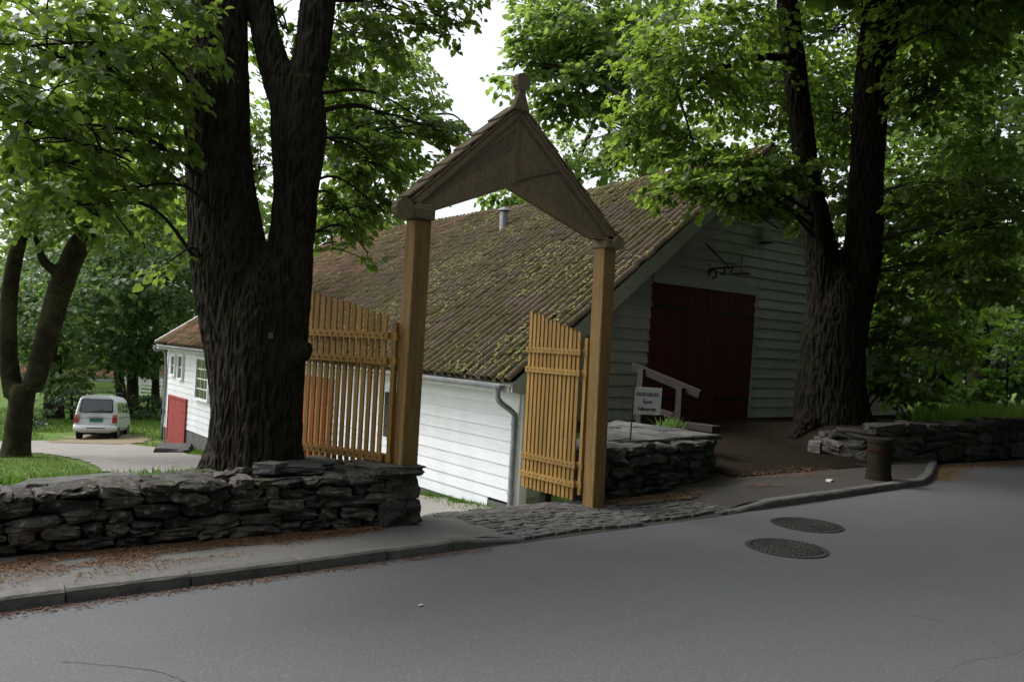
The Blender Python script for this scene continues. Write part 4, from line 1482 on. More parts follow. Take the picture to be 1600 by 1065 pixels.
# ------------------------------------------------------------------ van
def make_van():
    loc = Vector((7.65, 39.3, float(gz(7.65, 39.3)) + .03))
    hd = math.radians(-20.7)
    e = bpy.data.objects.new('parked_van', None)
    link(e)
    e.location = loc
    e.rotation_euler = (math.atan2(-.085, 1), 0, hd)
    setp(e, 'silver-white van with roof rack parked on the gravel, seen from behind', 'van')

    def part(mb, name, mat, parent=None, smooth=False, bevel=0):
        me = raw_mesh(name, mb.v, mb.f)
        if bevel:
            bm = bmesh.new()
            bm.from_mesh(me)
            bmesh.ops.bevel(bm, geom=list(bm.edges), offset=bevel, segments=2, affect='EDGES', clamp_overlap=True)
            bm.to_mesh(me)
            bm.free()
        o = bpy.data.objects.new(name, me)
        link(o)
        me.materials.append(mat)
        if smooth:
            me.polygons.foreach_set('use_smooth', [True] * len(me.polygons))
        o.parent = parent or e
        return o
    # body: sections along the length (y), each a half outline (x, z) mirrored
    half = [(.0, .30), (.60, .30), (.80, .36), (.845, .55), (.85, .80), (.845, 1.02), (.81, 1.25), (.755, 1.55), (.70, 1.76), (.60, 1.87), (.38, 1.93), (0, 1.95)]
    st = [(0.00, .93, .0, 1.0), (.03, .975, .0, 1.0), (.10, 1, .0, 1), (1.2, 1, 0, 1), (2.6, 1, 0, 1.0), (3.2, 1, 0, .99), (3.55, .99, 0, .955), (3.95, .985, 0, .80), (4.25, .97, 0, .62), (4.5, .94, 0, .54), (4.62, .86, 0, .48)]
    m = MB()
    k = 2 * len(half) - 2
    for (y, wx, _, hz) in st:
        ring = [(x * wx, z) for x, z in half] + [(-x * wx, z) for x, z in half[-2:0:-1]]
        for x, z in ring:
            zz = .30 + (z - .30) * hz
            yo = 0
            if y < .2:
                yo = .16 * max(0, (z - 1.0)) ** 1.5       # tailgate leans in
            m.v.append((x, y + yo, zz))
    for i in range(len(st) - 1):
        for q in range(k):
            q2 = (q + 1) % k
            m.f.append((i * k + q, (i + 1) * k + q, (i + 1) * k + q2, i * k + q2)[::-1])
    m.f.append(tuple(range(k)))
    m.f.append(tuple((len(st) - 1) * k + q for q in range(k - 1, -1, -1)))
    body = part(m, 'body', MAT['van'], None, False)
    for p in body.data.polygons:
        p.use_smooth = len(p.vertices) == 4

    def yb(z):
        return .16 * max(0, z - 1.0) ** 1.5
    # rear window
    poly = [(-.60, 1.20), (.60, 1.20), (.635, 1.26), (.585, 1.68), (.53, 1.735), (-.53, 1.735), (-.585, 1.68), (-.635, 1.26)]
    m = MB()
    m.prism([(x, yb(z) - .012, z) for x, z in poly], (0, .03, 0))
    rw_ = part(m, 'rear_window', MAT['vanglass'])
    m = MB()
    sc = 1.06
    m.prism([(x * sc, yb(z) - .007, 1.46 + (z - 1.46) * 1.1) for x, z in poly], (0, .02, 0))
    part(m, 'window_seal', MAT['rubber'])
    part(MB().bar((-.1, -.03, 1.17), (.28, -.005, 1.33), .012, .02), 'wiper', MAT['rubber'])
    # tailgate seam, handle strip, plate
    part(MB().box((0, -.006, .93), (1.2, .012, .012)), 'tailgate_seam', MAT['rubber'])
    part(MB().box((0, -.02, .98), (.58, .03, .05)), 'handle_strip', MAT['vanbumper'])
    part(MB().box((0.02, -.014, .84), (.52, .02, .15)), 'number_plate', MAT['plate'])
    for s in (-1, 1):
        t = part(MB().hexa([(s * .66, -.02, .72), (s * .845, -.012, .72), (s * .85, .10, .72), (s * .66, .02, .72), (s * .66, -.02, .95), (s * .845, -.012, .95), (s * .85, .10, .95), (s * .66, .02, .95)]), 'tail_light', MAT['lightred'])
        part(MB().hexa([(s * .665, -.018, .955), (s * .842, -.010, .955), (s * .848, .10, .955), (s * .665, .02, .955), (s * .665, -.014, 1.07), (s * .84, -.004, 1.07), (s * .843, .10, 1.07), (s * .665, .02, 1.07)]), 'indicator', MAT['lightpink'], t)
    # bumper
    m = MB()
    n = 9
    for i in range(n):
        u = -1 + 2 * i / (n - 1)
        x = .87 * u
        y = -.10 + .10 * abs(u) ** 4
        for (dy, z) in ((.12, .34), (0, .36), (-.02, .46), (0, .60), (.14, .64)):
            m.v.append((x, y + dy, z))
    for i in range(n - 1):
        for q in range(4):
            m.f.append((i * 5 + q, (i + 1) * 5 + q, (i + 1) * 5 + q + 1, i * 5 + q + 1))
    part(m, 'bumper', MAT['van'], None, True)
    part(MB().box((0.05, -.122, .5), (.75, .012, .035)), 'bumper_vents', MAT['rubber'])
    part(MB().box((0, .3, .28), (1.3, .5, .1)), 'undertray', MAT['rubber'])
    part(MB().tube([(-.2, -.05, .27), (-.2, .6, .3)], .04, 8), 'exhaust', MAT['rubber'])
    part(MB().box((0, 2.2, .26), (1.4, 4.2, .1)), 'chassis', MAT['rubber'])
    # side windows follow the tumblehome
    def sx_(z):
        return float(np.interp(z, [.8, 1.02, 1.25, 1.55, 1.76], [.85, .845, .81, .755, .70])) + .006
    for s in (-1, 1):
        for (y0, y1, y0t, y1t) in ((.35, 1.35, .42, 1.35), (1.45, 2.45, 1.45, 2.45), (2.6, 3.72, 2.6, 3.42)):
            P = [(s * sx_(1.17), y0, 1.17), (s * sx_(1.17), y1, 1.17), (s * sx_(1.62), y1t, 1.62), (s * sx_(1.62), y0t, 1.62)]
            part(MB().prism(P if s > 0 else P[::-1], (-s * .03, 0, 0)), 'side_window', MAT['vanglass'])
        part(MB().box((s * .85, 1.9, .95), (.012, 2.9, .02)), 'door_rail', MAT['rubber'])
        part(MB().box((s * .95, 3.5, 1.2), (.16, .1, .22)), 'wing_mirror', MAT['rubber'])
        for y in (.78, 3.65):
            m = MB()
            prof = [(.18, -.09), (.29, -.10), (.315, -.07), (.315, .07), (.29, .10), (.18, .09)]
            nn = 20
            for (r, x) in prof:
                for q in range(nn):
                    t = 2 * math.pi * q / nn
                    m.v.append((s * .74 + x, y + r * math.cos(t), .30 + r * math.sin(t)))
            for i in range(len(prof) - 1):
                for q in range(nn):
                    q2 = (q + 1) % nn
                    m.f.append((i * nn + q, i * nn + q2, (i + 1) * nn + q2, (i + 1) * nn + q))
            ty = part(m, 'wheel', MAT['rubber'])
            m = MB()
            m.prism([(s * .82, y + .19 * math.cos(2 * math.pi * q / 16), .30 + .19 * math.sin(2 * math.pi * q / 16)) for q in range(16)], (-s * .04, 0, 0))
            part(m, 'rim', MAT['zinc'], ty)
    part(MB().box((0, 4.05, 1.48), (1.2, .02, .5), 0, math.radians(-52)), 'windscreen', MAT['vanglass'])
    # roof rack
    rk = part(MB().tube([(-.58, .5, 2.06), (-.58, 3.1, 2.06)], .015, 6).tube([(.58, .5, 2.06), (.58, 3.1, 2.06)], .015, 6), 'roof_rack', MAT['iron'])
    for y in (.55, 1.2, 1.85, 2.5, 3.05):
        part(MB().tube([(-.6, y, 2.06), (.6, y, 2.06)], .016, 6), 'cross_bar', MAT['iron'], rk)
        for x in (-.58, .58):
            part(MB().box((x, y, 1.98), (.03, .03, .2)), 'rack_foot', MAT['iron'], rk)
        for x in (-.3, 0.1, .35):
            part(MB().box((x, y, 2.1), (.03, .03, .09)), 'stop_peg', MAT['iron'], rk)
    return e


make_van()

# ------------------------------------------------------------------ trees
rl_ = np.random.default_rng(99)
# leaf shapes: tip along +x, face up +z
HEART_V = np.array([(0, 0, 0), (.32, 0, -.01), (.68, 0, -.04), (1.08, 0, -.14), (-.1, .27, .03), (.22, .47, .07), (.66, .34, .02), (-.1, -.27, .03), (.22, -.47, .07), (.66, -.34, .02)])
HEART_F = np.array([(0, 1, 5), (0, 5, 4), (1, 2, 6), (1, 6, 5), (2, 3, 6), (0, 8, 1), (0, 7, 8), (1, 9, 2), (1, 8, 9), (2, 9, 3)])
HEX_V = np.array([(0, 0, 0), (.3, .42, .05), (.75, .33, .02), (1.1, 0, -.1), (.75, -.33, .02), (.3, -.42, .05)])
HEX_F = np.array([(0, 3, 1), (1, 3, 2), (0, 5, 3), (5, 4, 3)])
DIA_V = np.array([(0, 0, 0), (.5, .42, .06), (1.05, 0, -.06), (.5, -.42, .06)])
DIA_F = np.array([(0, 2, 1), (0, 3, 2)])
SHAPES = {'heart': (HEART_V, HEART_F), 'hex': (HEX_V, HEX_F), 'dia': (DIA_V, DIA_F)}


def unit(a):
    return a / np.maximum(np.linalg.norm(a, axis=-1, keepdims=True), 1e-9)


def clumps(c, r, n, size, flat=.45, nper=26, droop=.3):
    """leaves of one foliage mass: sprays spread through an ellipsoid, each spray a flat, slightly drooping fan.
    returns positions, tip directions, normals, spray centres"""
    c, r = np.array(c, float), np.array(r, float) * np.ones(3)
    ns = max(3, int(n / nper))
    u = unit(rl_.normal(size=(ns, 3)))
    rad = rl_.uniform(.12, 1, (ns, 1)) ** .5
    sc = c + u * rad * r
    out = unit(u * [1, 1, .35] + rl_.normal(size=(ns, 3)) * .35 + [0, 0, -droop * .5])
    pos, tip, nor = [], [], []
    k = max(1, n // ns)
    side = unit(np.cross(out, [0, 0, 1.0]))
    upv = np.cross(side, out)
    span = max(float(np.mean(r)) * .42, size * 2.5)
    for i in range(ns):
        t = rl_.uniform(-.5, 1, k)
        w = rl_.normal(size=k) * .42 * (1.15 - np.abs(t) * .55)
        h = rl_.normal(size=k) * .16 * flat
        p = sc[i] + (out[i] * t[:, None] + side[i] * w[:, None]) * span + upv[i] * (h * span)[:, None]
        p[:, 2] -= droop * span * .45 * np.clip(t, 0, 1) ** 2
        d = unit(out[i] + side[i] * (np.sign(w) * rl_.uniform(.2, 1.2, k))[:, None] + rl_.normal(size=(k, 3)) * .3 + np.array([0, 0, -1]) * rl_.uniform(.1, .9, k)[:, None])
        nn = unit(np.array([0, 0, 1.0]) + rl_.normal(size=(k, 3)) * .45 + out[i] * .25)
        pos.append(p)
        tip.append(d)
        nor.append(nn)
    return np.concatenate(pos), np.concatenate(tip), np.concatenate(nor), sc


def leaf_mesh(name, pos, tip, nor, size, shape):
    LV, LF = SHAPES[shape]
    x = unit(tip)
    z = unit(nor - x * np.sum(nor * x, 1, keepdims=True))
    y = np.cross(z, x)
    s = size * rl_.uniform(.5, 1.3, (len(pos), 1))
    R = np.stack([x, y, z], 1) * s[:, :, None]
    V = np.einsum('vk,nkj->nvj', LV, R) + pos[:, None, :]
    Fc = LF[None] + (np.arange(len(pos)) * len(LV))[:, None, None]
    me = np_mesh(name, V.reshape(-1, 3), Fc.reshape(-1, 3))
    t = np.repeat(rl_.random(len(pos)), len(LF)).astype(np.float32)
    me.attributes.new('tint', 'FLOAT', 'FACE').data.foreach_set('value', t)
    return me


def limb_path(a, b, sag=.12, n=5):
    a, b = np.array(a, float), np.array(b, float)
    L = np.linalg.norm(b - a)
    mid = (a + b) / 2 + rl_.normal(size=3) * L * .06 + [0, 0, sag * L]
    return catmull([a, mid, b], n)


def tree(name, label, base, stems, masses, leaf, size, shape='dia', bark='bark_bg', group=None, cat='tree', seg=14, barkamp=.05, twigs=True, single=0, droop=.3, singles_from=None, rings=5, limb_r=.05, remesh=0, furrow=0):
    """stems: list of (points, radii); masses: list of (centre, radius, leaf count[, anchor stem index])"""
    e = thing(name, tuple(float(v) for v in base), label, cat, group)
    m = MB()
    spts = []
    for i, (pts, rad) in enumerate(stems):
        P = catmull(pts, rings)
        t = np.linspace(0, len(rad) - 1, len(P))
        r = np.interp(t, np.arange(len(rad)), rad)
        m.tube(P, list(r), seg, True, barkamp, i * 3.7 + base[0], 6)
        spts += [np.array(p) for p in P]
    tr = m.build('trunk', MAT[bark], e, smooth=True)
    if remesh:
        md = tr.modifiers.new('merge', 'REMESH')
        md.mode = 'VOXEL'
        md.voxel_size = remesh
        md = tr.modifiers.new('soft', 'SMOOTH')
        md.iterations = 5
        md.factor = .5
        bpy.context.view_layer.update()
        me = bpy.data.meshes.new_from_object(tr.evaluated_get(bpy.context.evaluated_depsgraph_get()))
        tr.modifiers.clear()
        tr.data = me
        if furrow:
            n_ = len(me.vertices)
            co, no = np.empty(n_ * 3), np.empty(n_ * 3)
            me.vertices.foreach_get('co', co)
            me.vertices.foreach_get('normal', no)
            co, no = co.reshape(-1, 3), no.reshape(-1, 3)
            hgt = np.empty(n_)
            fq = 34 if furrow < .015 else 19
            for q in range(n_):
                x_, y_, z_ = co[q]
                wob = mnoise.noise(Vector((x_ * 2, y_ * 2, z_ * 2))) * .5
                a_ = mnoise.noise(Vector((x_ * fq + wob, y_ * fq + wob, z_ * fq * .14)))
                b_ = mnoise.noise(Vector((x_ * fq * 2, y_ * fq * 2, z_ * fq * .45 + 5)))
                c_ = mnoise.noise(Vector((x_ * fq * .5, y_ * fq * .5, z_ * 9 + 2)))
                hgt[q] = 1 - abs(a_) * 3.0 + b_ * .6 - max(0, c_ - .25) * 2.2
            co += no * (furrow * np.clip(hgt, -.8, 1.2))[:, None]
            me.vertices.foreach_set('co', co.ravel())
            me.update()
            me.attributes.new('ridge', 'FLOAT', 'POINT').data.foreach_set('value', np.clip(hgt * .5 + .4, 0, 1).astype(np.float32))
        me.polygons.foreach_set('use_smooth', [True] * len(me.polygons))
    spts = np.array(spts)
    pos, tip, nor, upper = [], [], [], []
    br = MB()
    for ms in masses:
        c, r, n = ms[0], ms[1], ms[2]
        if len(ms) > 3:        # crown masses above the picture, there for their shade, in coarser leaves
            p, t, nn, sc = clumps(c, r, n, ms[3], droop=droop)
            upper.append((p, t, nn, ms[3]))
            continue
        p, t, nn, sc = clumps(c, r, n, size, droop=droop)
        pos.append(p)
        tip.append(t)
        nor.append(nn)
        if twigs:
            c = np.array(c, float)
            d = np.linalg.norm(spts - c, axis=1) + 1.2 * np.maximum(0, spts[:, 2] - c[2])
            a = spts[int(np.argmin(d))]
            L = np.linalg.norm(c - a)
            P = limb_path(a, c)
            r0 = min(limb_r * 1.6, .012 + limb_r * .25 * L ** .7)
            br.tube(P, list(np.linspace(r0, r0 * .4, len(P))), 6, False)
            for q in sc[:: max(1, len(sc) // 14)]:
                a2 = c + (a - c) * rl_.uniform(0, .5)
                P = limb_path(a2, q, .05, 3)
                br.tube(P, list(np.linspace(r0 * .38, r0 * .1 + .002, len(P))), 4, False)
    if br.v:
        setp(br.build('branches', MAT['twig'], e, smooth=True), kind='stuff')
    if upper:
        cat_ = [np.concatenate([u[k] for u in upper]) for k in range(3)]
        setp(obj('shade_crown', leaf_mesh('shade_crown', *cat_, upper[0][3], 'hex'), MAT[leaf], e), kind='stuff')
    pos, tip, nor = np.concatenate(pos), np.concatenate(tip), np.concatenate(nor)
    if single:
        v = pos - EYE
        d = v @ _fw
        px, py = 800 + 1280 * (v @ _ir) / np.maximum(d, .1), 532 - 1280 * (v @ _iu) / np.maximum(d, .1)
        inn = (d > .5) & (px > 0) & (px < 1600) & (py > 0) & (py < 1065)
        order = np.argsort(np.where(inn, d, 1e9))[:single]
        order = order[inn[order]]
    else:
        order = []
    keep = np.ones(len(pos), bool)
    keep[list(order)] = False
    cr = setp(obj('crown', leaf_mesh('crown', pos[keep], tip[keep], nor[keep], size, shape), MAT[leaf], e, shape == 'heart'), kind='stuff')
    if len(order):
        lm = raw_mesh('leaf', HEART_V, HEART_F)
        lm.materials.append(MAT['leaf_linden_big'])
        lm.polygons.foreach_set('use_smooth', [True] * len(lm.polygons))
        for i in order:
            x = tip[i] / np.linalg.norm(tip[i])
            z = nor[i] - x * (nor[i] @ x)
            z /= np.linalg.norm(z)
            y = np.cross(z, x)
            s = size * rl_.uniform(.8, 1.25)
            o = bpy.data.objects.new('leaf', lm)
            link(o)
            o.matrix_basis = Matrix(((x[0] * s, y[0] * s, z[0] * s, pos[i][0]), (x[1] * s, y[1] * s, z[1] * s, pos[i][1]), (x[2] * s, y[2] * s, z[2] * s, pos[i][2]), (0, 0, 0, 1)))
            adopt(o, cr)
    return e


A = lambda x, y, d: tuple(atd(x, y, d))

# --- twin-trunked linden behind the left wall
D = 7.05
stems = [
    ([A(392, 745, D), A(398, 700, D), A(402, 600, D), A(402, 500, D), A(408, 430, D), A(414, 380, D)], [.42, .385, .37, .365, .26, .05]),
    ([A(388, 640, D), A(378, 520, D), A(362, 430, D), A(356, 380, D), A(342, 250, D), A(337, 100, D), A(334, 0, D), A(325, -250, D), A(310, -700, D)], [.30, .33, .325, .315, .27, .265, .275, .25, .14]),
    ([A(425, 640, D + .05), A(436, 520, D + .05), A(448, 430, D + .05), A(455, 380, D + .05), A(463, 300, D + .05), A(467, 210, D + .05), A(462, 130, D + .05)], [.25, .25, .22, .19, .185, .235, .22]),
    ([A(470, 150, D + .05), A(487, 80, D + .05), A(497, 0, D + .05), A(520, -200, D), A(560, -600, D)], [.16, .15, .145, .13, .08]),
    ([A(455, 170, D + .05), A(425, 90, D + .05), A(407, 0, D + .05), A(385, -200, D), A(360, -500, D)], [.17, .13, .11, .1, .07]),
    ([A(455, 550, D - .05), A(474, 545, D - .05), A(485, 538, D - .05)], [.16, .10, .03]),
    ([A(365, 680, D), A(342, 712, D - .1), A(318, 745, D - .2)], [.2, .13, .08]),
    ([A(432, 690, D), A(452, 715, D), A(468, 745, D - .1)], [.2, .13, .07]),
    ([A(338, 560, D), A(328, 480, D), A(322, 430, D)], [.06, .10, .06]),
]
masses = [
    (A(60, 70, 5.4), (.62, .62, .5), 1085), (A(160, 110, 5.8), (.6, .6, .42), 980), (A(30, 190, 5.1), (.45, .5, .32), 568),
    (A(210, 40, 6.1), (.65, .6, .45), 980), (A(215, 215, 6.1), (.42, .42, .34), 619), (A(110, 255, 5.4), (.36, .36, .24), 335),
    (A(250, 140, 6.6), (.4, .45, .45), 619), (A(120, 320, 5.2), (.12, .14, .13), 55), (A(170, 300, 5.6), (.25, .25, .14), 154), (A(262, 410, 6.2), (.13, .1, .13), 44),
    (A(245, 300, 7.2), (.3, .3, .3), 335), (A(270, 330, 8.0), (.3, .3, .3), 284),
    (A(405, 270, 8.4), (.35, .4, .6), 671), (A(450, 50, 8.0), (.3, .4, .4), 411),
    (A(560, 60, 7.6), (.5, .5, .5), 852), (A(620, 30, 7.9), (.42, .45, .34), 671), (A(520, 130, 7.8), (.32, .35, .4), 489),
    (A(545, 230, 7.9), (.34, .36, .4), 671), (A(600, 260, 8.0), (.26, .3, .32), 463), (A(545, 330, 7.9), (.32, .3, .28), 515), (A(600, 330, 8.0), (.18, .2, .2), 205),
    (A(575, 395, 8.0), (.07, .07, .13), 44), (A(520, 385, 7.9), (.10, .1, .09), 59), (A(680, 200, 8.0), (.30, .2, .1), 192), (A(640, 215, 8.0), (.2, .2, .14), 154), (A(718, 215, 8.0), (.12, .1, .12), 50),
    (A(690, 25, 8.1), (.24, .22, .2), 284), (A(735, 8, 8.2), (.10, .1, .1), 55), (A(700, 62, 8.1), (.06, .06, .1), 33),
    # the crown above, out of sight, that shades the wall and the pavement
    ((2.6, 8.6, 9.4), (3.2, 2.6, 2.2), 900, .3), ((4.0, 9.6, 10.6), (2.6, 2.6, 2.2), 700, .3), ((0.6, 9.4, 9.2), (2.6, 2.4, 2.0), 700, .3),
]
tree('linden_tree', 'big twin-trunked linden with dark furrowed bark behind the left stone wall', (2.5, 7.0, .4), stems, masses, 'leaf_linden', .064, 'heart', 'bark', seg=40, barkamp=.055, single=290, droop=.45, rings=8, limb_r=.016, remesh=.014, furrow=.006)
tg = MB().box(A(423, 524, 6.58), (.035, .012, .05), -.3).build('tree_tag', MAT['kerb'])
setp(tg, 'tiny pale tag nailed to the dark twin trunk', 'tag')

# --- big street tree at the right, in front of the gable
D = 15.4
stems = [
    ([A(1300, 700, D), A(1300, 660, D), A(1298, 600, D), A(1305, 500, D), A(1312, 430, D), A(1318, 390, D)], [.9, .70, .60, .55, .40, .08]),
    ([A(1292, 580, D), A(1292, 480, D), A(1284, 400, D), A(1260, 263, D), A(1247, 150, D), A(1230, 0, D), A(1215, -160, D), A(1190, -420, D)], [.4, .36, .30, .215, .20, .19, .18, .1]),
    ([A(1312, 580, D), A(1330, 480, D), A(1348, 400, D), A(1354, 263, D), A(1362, 150, D), A(1380, 0, D), A(1395, -160, D), A(1430, -450, D)], [.4, .36, .33, .30, .31, .36, .34, .2]),
    ([A(1240, 90, D), A(1180, 90, D - .3), A(1120, 110, D - .8), A(1060, 150, D - 1)], [.07, .06, .045, .02]),
    ([A(1265, 660, D - .3), A(1240, 690, D - .5)], [.3, .12]), ([A(1340, 660, D - .3), A(1375, 690, D - .5)], [.3, .12]),
]
masses = [
    (A(1120, 60, 14.5), (1.4, 1.4, 1.0), 2210), (A(1170, 150, 16.8), (1.2, 1.2, .9), 2210), (A(1050, 130, 14.4), (1.0, 1.0, .8), 1530), (A(1090, 250, 14), (.7, .7, .42), 714), (A(1150, 265, 13.6), (.6, .6, .36), 646),
    (A(1040, 290, 13.6), (.4, .4, .18), 204), (A(1140, 330, 13.2), (.45, .4, .16), 187), (A(1000, 200, 14.6), (.7, .7, .5), 714), (A(1190, 30, 17.5), (1.2, 1.2, .9), 1700),
    (A(1290, 60, 18), (1.6, 1.4, 1.2), 2890), (A(1300, 190, 17.8), (1.4, 1.3, 1.1), 2550), (A(1310, 320, 17.4), (1.1, .9, .9), 1700),
    (A(1470, 40, 13.6), (1.2, 1.2, .8), 1105), (A(1460, 140, 14), (.8, .9, .6), 714), (A(1500, 290, 14), (1.2, 1.1, .6), 1275), (A(1430, 330, 15.6), (.8, .8, .8), 1190), (A(1560, 350, 13.6), (.9, .9, .6), 714),
    (A(1440, 430, 15.6), (.9, .8, .7), 1530), (A(1520, 430, 14.4), (1.0, .9, .6), 1360), (A(1400, 520, 15.8), (.6, .5, .6), 884), (A(1470, 540, 14.6), (.55, .5, .4), 442), (A(1400, 600, 15.2), (.6, .45, .42), 782), (A(1085, 292, 13.2), (.6, .5, .28), 480), (A(1165, 285, 13), (.7, .5, .36), 700), (A(1235, 268, 13.4), (.6, .5, .4), 560), (A(1200, 330, 13), (.4, .3, .15), 120),
    # crown masses, nearly all out of sight, placed to darken ramp, gable and road
    ((8.4, 6.6, 9.8), (3, 2.4, 1.6), 2000, .34), ((7.6, 4.4, 10.2), (2.6, 2.2, 1.6), 1300, .34), ((13.5, 6.6, 11), (4.6, 2.8, 2.2), 3600, .34), ((18, 6.2, 11.6), (4.4, 2.8, 2.2), 3600, .34), ((13.0, 3.6, 10.4), (4.2, 2.8, 2.2), 2800, .34),
    ((18.5, 3.4, 11), (4.2, 3.0, 2.2), 2800, .34), ((23.5, 3.4, 11.4), (3.4, 3, 2.4), 2200, .34), ((22, 0.5, 10.6), (3.6, 3.2, 2.6), 2200, .34), ((13.5, 0.6, 11), (4.5, 2.6, 2), 2200, .34), ((12.5, 9.0, 10.6), (3.4, 1.2, 1.4), 1300, .34), ((17.5, 9.0, 10.4), (3.4, 1.2, 1.4), 1300, .34),
    ((21.5, 10.4, 3.2), (2.2, .9, 1.2), 900, .34), ((17.5, 8.2, 10.4), (3.6, 1.6, 1.3), 2000, .34), ((14.2, 8.4, 10.4), (2.6, 1.6, 1.2), 1500, .34), ((9.2, 4.0, 8.6), (2.4, 1.9, .8), 1300, .34), ((10.5, 0.4, 10.6), (3.2, 2.6, 1.8), 2000, .34),
]
tree('street_tree', 'massive dark forked tree standing between the barn gable and the right stone wall', (14.2, 8.7, .2), stems, masses, 'leaf_right', .115, 'hex', 'bark_dark', seg=24, barkamp=.06, droop=.35, rings=6, limb_r=.05, remesh=.028, furrow=.015)

# --- leaning tree on the left lawn
D = 25.5
stems = [
    ([A(22, 725, D), A(25, 700, D), A(32, 640, D), A(38, 600, D)], [.55, .42, .36, .36]),
    ([A(22, 620, D), A(12, 540, D), A(16, 450, D), A(30, 380, D), A(55, 330, D + 1), A(80, 250, D + 2)], [.28, .27, .24, .21, .16, .1]),
    ([A(50, 610, D), A(75, 520, D), A(95, 450, D), A(120, 390, D), A(160, 320, D + .5), A(200, 220, D + 1)], [.31, .34, .36, .33, .24, .14]),
    ([A(100, 430, D), A(70, 410, D - .5), A(55, 370, D - 1)], [.2, .14, .08]),
]
masses = [(A(40, 300, 24), (1.8, 1.8, 1.1), 900), (A(140, 330, 24.5), (2.0, 1.8, 1.0), 900), (A(220, 260, 26), (2.2, 2, 1.4), 1000), (A(100, 180, 26), (2.6, 2.4, 1.8), 1500), (A(0, 210, 25), (2.4, 2.2, 1.5), 900), (A(230, 130, 27), (2.6, 2.4, 2.2), 1300), (A(30, 60, 26), (3, 2.6, 2.2), 1500), (A(230, 10, 27), (3, 2.8, 2.2), 1200), (A(250, 360, 27), (1.4, 1.2, .8), 400)]
tree('lawn_tree', 'forked mossy tree leaning right over the lawn at the far left', (3.3, 29.4, -2.6), stems, masses, 'leaf_linden', .22, 'hex', 'bark_bg', seg=18, barkamp=.07, droop=.3, remesh=.05)


def park_tree(label, x, y, d, w, top, masses, leaf='leaf_park', size=.4, name='park_tree', lean=0, group='trees in the park beyond the van'):
    b = A(x, y, d)
    r = w / 1280 * d / 2
    pts = [A(x, y + 4, d), A(x + lean * .2, y - (y - top) * .3, d), A(x + lean * .6, y - (y - top) * .65, d), A(x + lean, top, d)]
    return tree(name, label, b, [(pts, [r * 1.35, r, r * .85, r * .6])], masses, leaf, size, 'dia', 'bark_bg', group, seg=10, limb_r=.12)


park_tree('straight dark trunk right of the van with deep green crown', 207, 645, 56, 15, 420, [(A(190, 470, 54), (5, 4.5, 3.2), 3200), (A(255, 440, 52), (4.2, 4, 3), 2600), (A(160, 540, 53), (3.6, 3.5, 1.8), 1300), (A(250, 545, 55), (3.4, 3, 1.6), 1100), (A(220, 360, 54), (5, 4.5, 3), 2400)])
park_tree('slim dark trunk leaning left behind the van roof', 192, 640, 58, 13, 430, [(A(120, 450, 58), (4.6, 4.5, 3), 2200), (A(130, 380, 58), (5, 5, 3), 2000), (A(100, 530, 60), (3.2, 3, 1.8), 900)], lean=-40)
park_tree('stout ivy-clad trunk in shadow left of the van', 84, 650, 48, 24, 470, [(A(80, 470, 47), (3.6, 3.5, 2.4), 1500), (A(95, 590, 46), (1.2, 1.2, 1.0), 380), (A(40, 540, 47), (2.2, 2, 1.6), 700)])
park_tree('thin pair of pale trunks beside the far hedge', 128, 618, 72, 9, 500, [(A(110, 470, 75), (6, 6, 4), 2000), (A(60, 380, 78), (7, 7, 5), 2000)], 'leaf_linden', .5, lean=6)
park_tree('dark trunk close to the far corner of the barn', 243, 640, 62, 11, 470, [(A(290, 400, 60), (5, 5, 3.5), 2200), (A(270, 500, 62), (3.6, 3.6, 2.4), 1100), (A(300, 300, 62), (5, 5, 4), 2000)])
# backdrop of the wood closing the park
V = []
for (x, y, d, r, n) in ((20, 420, 95, 9, 1300), (150, 330, 98, 10, 1600), (290, 380, 96, 10, 1500), (60, 250, 100, 11, 1500), (230, 220, 100, 11, 1500), (400, 330, 98, 9, 1100), (20, 540, 90, 6, 700), (180, 480, 92, 8, 900), (300, 560, 90, 6, 700), (330, 150, 100, 10, 1200), (470, 300, 95, 7, 800)):
    p, t, n_, _ = clumps(A(x, y, d), (r, r, r * .75), n, .7)
    V.append((p, t, n_))
me = leaf_mesh('far_wood', np.concatenate([v[0] for v in V]), np.concatenate([v[1] for v in V]), np.concatenate([v[2] for v in V]), .85, 'dia')
setp(obj('far_wood', me, MAT['leaf_linden']), 'mass of pale green wood closing the park behind the lawn', 'wood', kind='stuff')

